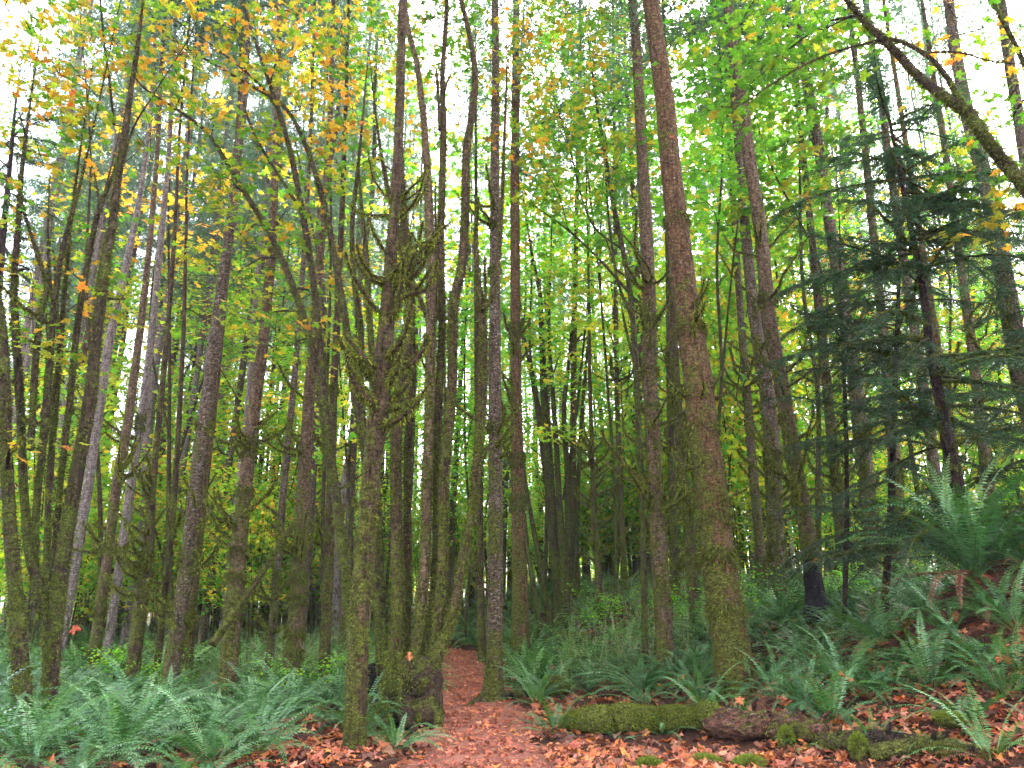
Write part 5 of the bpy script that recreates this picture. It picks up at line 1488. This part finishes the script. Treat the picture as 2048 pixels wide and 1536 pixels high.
lm = MB()
for n, sm, sz, cl, tl in ((2100, s_path, (0.04, 0.10), SAL, 0.25), (1900, s_front, (0.06, 0.155), ORG + SAL + SAL + BRN[:2], 0.5), (4200, s_under, (0.10, 0.20), BRN, 0.4), (420, s_left, (0.07, 0.15), ORG + SAL, 0.4), (2600, s_front, (0.02, 0.06), BRN + SAL, 0.6), (1500, s_path, (0.015, 0.045), BRN + SAL, 0.4), (900, s_under, (0.12, 0.2), ORG, 0.4)):
    a, _ = litter('x', n, sm, sz, cl, '', tl)
    for v, c in zip(a.v, a.c):
        lm.v.append(v); lm.c.append(c)
    for f_ in a.f: lm.f.append(f_ + lm.n)
    lm.n += a.n
# needles and crumbs
tag(lm.build('leaf_litter', M_LIT, smooth=False), 'salmon and orange fallen maple leaves scattered over the path and ground', 'fallen leaves', kind='stuff')

# single bright leaves caught on ferns, logs and trunks
LV = [(665 + 0, 1345, 9.6, 'leaf'), (430, 1365, 9, ''), (818, 1312, 10.5, ''), (1105, 1335, 11.2, ''), (1560, 1395, 8.7, ''), (1632, 1122, 13.4, ''), (2005, 1315, 8.6, ''), (1690, 1355, 8.8, ''),
      (1925, 1262, 9.3, ''), (1345, 272, 11.2, ''), (1228, 1280, 12.5, ''), (1363, 1355, 9.8, ''), (1800, 1395, 8.2, ''), (1960, 1090, 9.2, ''), (1480, 1400, 8.9, ''), (150, 1258, 9.2, '')]
LVL = ['orange leaf lying on ferns left of the slim mossy front tree', 'orange leaf on the ferns below the shaggy moss ringed tree', 'yellow orange leaf caught among the stems of the maple at the path edge',
       'red leaf hanging on the mossy root lump right of the path', 'small orange leaf behind the right end of the thick brown log', 'orange leaf stuck on the trunk above the charred foot', 'large orange leaf hanging in the fern at the right edge',
       'dark orange leaf in the fern behind the joint of the two brown logs', 'salmon leaf on the grey fronds under the mound fern', 'orange leaf caught high on the thickest trunk', 'orange leaf in the ferns left of the second thickest trunk',
       'pink orange leaf in the fern behind the mossy log', 'orange leaf resting on the bright tall fern', 'orange leaf between the fronds of the mound fern', 'orange leaf at the foot of the thickest trunk', 'pale pink leaf caught on the stems of the left clump']
for i, ((px, py, D_, _), lab) in enumerate(zip(LV, LVL)):
    mb = MB()
    s = 0.12 if i not in (6, 7) else 0.17
    trunk_leaf = i in (2, 5, 9, 15)
    p = pxm(px, py, D_) if trunk_leaf else np.array(ground_hit(px, py, 0.34))
    put_leaves(mb, p[None], np.array([s]), np.array([ORG[i % 6]]), LEAF_A, 0.4, 0.25, rgf, normal=np.array([[0.1, -0.8, 0.4]]) if trunk_leaf else np.array([[0.1, -0.35, 1.0]]))
    tag(mb.build('fallen_leaf', M_LIT, None, tuple(p), False), lab, 'leaf', 'single leaves caught on plants')

# ------------------------------------------------------------------ logs, stumps, roots
def log(name, label, pts, rad, bark, moss=0, seed=0, cat='log', stubs=0, mcols=None, rough=0.09):
    b = np.asarray(pts[0], float)
    base = (b[0], b[1], tz(b[0], b[1]))
    T = empty(name, base, label, cat)
    mb = MB()
    c, r, ab = tube(mb, pts, rad, 18, 0.05, rough, 0, None, seed, cap=True)
    o = mb.build('trunk', bark, T, base)
    if moss:
        a, b_, t = ab
        f = MB()
        n = int(2 * math.pi * r.mean() * np.linalg.norm(c[-1] - c[0]) * moss)
        i = rgf.integers(0, len(c), n); th = rgf.uniform(0, 2 * np.pi, n)
        nrm = np.cos(th)[:, None] * a[i] + np.sin(th)[:, None] * b_[i]
        k = (nrm[:, 2] > -0.55) & (rgf.uniform(0, 1, n) < 0.75 + 0.3 * np.sin(i * 0.35 + seed))
        i, nrm = i[k], nrm[k]
        p = c[i] + nrm * r[i][:, None] * 1.02 + t[i] * rgf.uniform(-.03, .03, (len(i), 1))
        d = nrm + rgf.normal(0, .4, nrm.shape) + [0, 0, -0.35]; d /= np.linalg.norm(d, axis=1, keepdims=True)
        sd = np.cross(d, rgf.normal(size=d.shape)); sd /= np.linalg.norm(sd, axis=1, keepdims=True)
        ln = rgf.uniform(.012, .04, (len(i), 1))
        V = np.stack([p - sd * .007, p + sd * .007, p + d * ln], 1).reshape(-1, 3)
        cl = np.array([[0.11, 0.13, 0.015], [0.17, 0.19, 0.02], [0.07, 0.09, 0.015]])[rgf.integers(0, 3, len(i))] * rgf.uniform(.7, 1.3, (len(i), 1))
        f.add(V, np.arange(len(V)).reshape(-1, 3), np.repeat(cl, 3, 0))
        f.build('moss', M_MOSS, o, base, False)
    for q_ in range(stubs):
        j = rgf.integers(2, len(c) - 2)
        m2 = MB(); az = rgf.uniform(0, 6.28)
        d = np.array([math.cos(az) * .6, -0.5, 0.8])
        tube(m2, [c[j], c[j] + d * r[j] * 1.6, c[j] + d * r[j] * 2.4], [0.03, 0.022, 0.01], 7, 0.03, 0.12, cap=True)
        m2.build('branch_stub', bark, T, base)
    return T


def gl(px, py, r=0.0, bury=0.35):
    p = ground_hit(px, py + 0)
    return np.array([p.x, p.y, tz(p.x, p.y) + r * (1 - bury)])


def gls(lst, bury=0.35):
    """(px, py of the lower edge, radius) -> centre line lying on the ground."""
    return [gl(a, b, r, bury) for a, b, r in lst], [r for _, _, r in lst]


pts, rad = gls([(1138, 1462, 0.10), (1190, 1468, 0.155), (1230, 1468, 0.15), (1245, 1468, 0.165), (1300, 1468, 0.155), (1370, 1464, 0.14), (1412, 1462, 0.10)], 0.0)
log('mossy_log', 'short thick log under a bright green moss coat at the right path edge', pts, rad, B_LOGM, 9000, 1, stubs=1)
pts, rad = gls([(1418, 1476, 0.13), (1450, 1480, 0.16), (1520, 1482, 0.15), (1590, 1484, 0.13), (1650, 1490, 0.10)], 0.0)
log('fallen_log', 'thick brown broken log with peeling bark, directly right of the mossy log', pts, rad, B_LOG, 900, 2, stubs=4, rough=0.16)
pts, rad = gls([(1640, 1500, 0.085), (1720, 1502, 0.11), (1800, 1504, 0.10), (1890, 1512, 0.085), (1990, 1520, 0.04)], 0.35)
log('fallen_log', 'thinner dark brown log sloping to the lower right corner', pts, rad, B_DARK, 1500, 21, stubs=4, rough=0.2)
pts, rad = gls([(1412, 1460, 0.09), (1428, 1472, 0.12), (1440, 1480, 0.10)], 0.0)
pts[0][2] += 0.13; pts[1][2] += 0.12; pts[2][2] += 0.12
log('moss_mound', 'rounded bright moss lump over the broken left end of the thick brown log', pts, rad, B_LOGM, 9000, 3, cat='moss lump')
pts, rad = gls([(1740, 1520, 0.07), (1830, 1510, 0.08), (1920, 1508, 0.07)], 0.2)
log('log', 'grey splintered wood piece in front of the thinner brown log', pts, rad, B_GREY, 300, 4)
pts, rad = gls([(988, 1402, 0.065), (1020, 1400, 0.075), (1058, 1394, 0.06)], 0.1)
log('log', 'short dark red log at the right path edge beside the flared conifer', pts, rad, B_DARK, 0, 5)
pts, rad = gls([(1028, 1318, 0.09), (1060, 1316, 0.1), (1100, 1312, 0.09)], 0.0)
log('log', 'dark rotten log end in the ferns right of the flared conifer', pts, rad, B_DARK, 300, 6)
pts, rad = gls([(1060, 1292, 0.12), (1110, 1296, 0.14), (1170, 1300, 0.12)], 0.0)
for p_ in pts: p_[2] += 0.12
log('mossy_log', 'far bright mossy log in the ferns between the path and the slender maple', pts, rad, B_LOGM, 5000, 7)
pts, rad = gls([(1094, 1402, 0.16), (1112, 1398, 0.17), (1130, 1392, 0.14)], -0.2)
log('mossy_root_mass', 'mossy root lump with red leaves in the ferns right of the path', pts, rad, B_LOGM, 6000, 8, cat='root mass')
pa, pb = pxm(424, 1290, 12.3), pxm(592, 1040, 13.4)
log('leaning_pole', 'thin mossy dead pole leaning across the shaggy moss ringed tree', [pa, (pa + pb) / 2 + [0, 0, -.05], pb], [0.06, 0.05, 0.035], B_MOSSY, 2500, 9, cat='dead branch')
pa, pb = pxm(1090, 1260, 19.5), pxm(985, 1010, 20.5)
pts = [g3(1650, 1226), ]
ra, rb = g3(988, 1392, 0.03), g3(922, 1418, 0.0)
T = empty('root', rb, 'bare grey root running from the flared conifer onto the path', 'root')
mb = MB(); ra, rb = np.array(ra), np.array(rb)
tube(mb, [ra + [0.1, .1, .05], ra * .6 + rb * .4 + [0, 0, .035], ra * .2 + rb * .8 + [.03, 0, .015], rb + [-.05, -.1, -.05]], [0.06, 0.045, 0.035, 0.02], 10, 0.06, 0.12)
mb.build('wood', B_GREY, T, tuple(rb))
# charred stump behind the front tree
sb = pxm(752, 1385, 12.0); sz_ = tz(sb[0], sb[1])
T = empty('charred_stump', (sb[0], sb[1], sz_), 'black charred stump between the slim mossy front tree and the many stemmed maple', 'stump')
mb = MB(); tube(mb, [(sb[0], sb[1], sz_ - .1), (sb[0] + .02, sb[1], sz_ + .35), (sb[0] - .05, sb[1], sz_ + 0.75)], [0.32, 0.26, 0.15], 18, 0.05, 0.14, 0.1, None, 3, cap=True)
mb.build('trunk', B_CHAR, T, T.location)
# little mossy stumps and lumps in the foreground
for i, (px, py, s, lab) in enumerate([(1575, 1500, 0.075, 'mossy stub standing in front of the thick brown log by the lone fern'), (1410, 1532, 0.16, 'flat bright moss cushion at the bottom edge below the mossy log'),
                                      (1500, 1534, 0.14, 'olive moss cushion at the bottom edge below the thick brown log'), (1722, 1522, 0.075, 'small cut stub topped with lime moss at the bottom edge'),
                                      (1905, 1480, 0.13, 'moss cushion growing on the right part of the thinner brown log'), (1300, 1536, 0.10, 'tiny moss cushion in the leaves at the bottom edge')]):
    p = g3(px, py)
    T = empty('moss_cushion', p, lab, 'moss cushion')
    mb = MB(); lump(mb, (p[0], p[1], p[2] + (0.05 if i in (0, 3) else 0.0) + (0.16 if i == 4 else 0)), s, s, s * (1.9 if i in (0, 3) else 0.36), i, 0.3)
    mo = mb.build('cushion', B_LOGM, T, p)
    f = MB(); zz = p[2] + (0.08 if i in (0, 3) else 0.03) + (0.16 if i == 4 else 0)
    n = 900
    d = rgf.normal(size=(n, 3)); d[:, 2] = np.abs(d[:, 2]); d /= np.linalg.norm(d, axis=1, keepdims=True)
    q_ = np.array([p[0], p[1], zz]) + d * np.array([s, s, s * (1.9 if i in (0, 3) else 0.36)])
    sd = np.cross(d, rgf.normal(size=d.shape)); sd /= np.linalg.norm(sd, axis=1, keepdims=True)
    V = np.stack([q_ - sd * .006, q_ + sd * .006, q_ + (d + rgf.normal(0, .3, d.shape)) * .03], 1).reshape(-1, 3)
    f.add(V, np.arange(len(V)).reshape(-1, 3), np.repeat(np.array([[0.14, 0.18, 0.02]]) * rgf.uniform(.6, 1.3, (n, 1)), 3, 0))
    f.build('moss', M_MOSS, mo, p, False)

# ------------------------------------------------------------------ dry grass and twigs on the ground
gm = MB()
A, B = [], []
for _ in range(1500):
    px = rgf.uniform(1130, 1500) if rgf.uniform() < .6 else rgf.uniform(300, 700)
    D_ = rgf.uniform(14, 23); xw = (px - 1024) / F * D_ / 1.03
    z = tz(xw, D_); a = rgf.normal(0, .18, 2); h_ = rgf.uniform(.3, .85)
    A.append((xw, D_, z)); B.append((xw + a[0], D_ + a[1], z + h_))
ribbon_twigs(gm, A, B, 0.004, (0.30, 0.26, 0.12))
tag(gm.build('dry_grass', M_TWIG, smooth=False), 'thin dry grass stalks standing among the ferns in the middle distance', 'grass', kind='stuff')
tg = MB(); A, B = [], []
for _ in range(900):
    y = 5.5 + 12 * rgf.uniform(); x = rgf.uniform(-.7 * y, .7 * y); z = tz(x, y) + .02; a = rgf.uniform(0, 6.28); l = rgf.uniform(.08, .4)
    A.append((x, y, z)); B.append((x + math.cos(a) * l, y + math.sin(a) * l, z + rgf.uniform(0, .03)))
ribbon_twigs(tg, A, B, 0.005, (0.10, 0.055, 0.035))
tag(tg.build('fallen_twigs', M_TWIG, smooth=False), 'small brown twigs littering the forest floor', 'twigs', kind='stuff')

# ------------------------------------------------------------------ pale air between the trunks
HAZE = 0.0005
if HAZE > 0:
    m, n = new_mat('air')
    pv = N(n, 'ShaderNodeVolumePrincipled'); pv.inputs['Density'].default_value = HAZE; pv.inputs['Color'].default_value = (0.85, 0.85, 0.92, 1)
    out = N(n, 'ShaderNodeOutputMaterial'); n.links.new(pv.outputs[0], out.inputs['Volume'])
    a0, a1 = np.array([-640, -40, -6.0]), np.array([640, 640, 38.0])
    V = np.array([[(a0, a1)[i][0], (a0, a1)[j][1], (a0, a1)[k][2]] for i in (0, 1) for j in (0, 1) for k in (0, 1)])
    mb = MB(); mb.add(V, np.array([[0, 1, 3, 2], [4, 6, 7, 5], [0, 4, 5, 1], [2, 3, 7, 6], [0, 2, 6, 4], [1, 5, 7, 3]]))
    tag(mb.build('haze', m, smooth=False), kind='stuff')
for o in COL.objects:
    if o.get('label') and len(o['label'].split()) > 16: print('LONG', o['label'])
print('objects', len(COL.objects), 'verts', sum(len(me.vertices) for me in bpy.data.meshes))
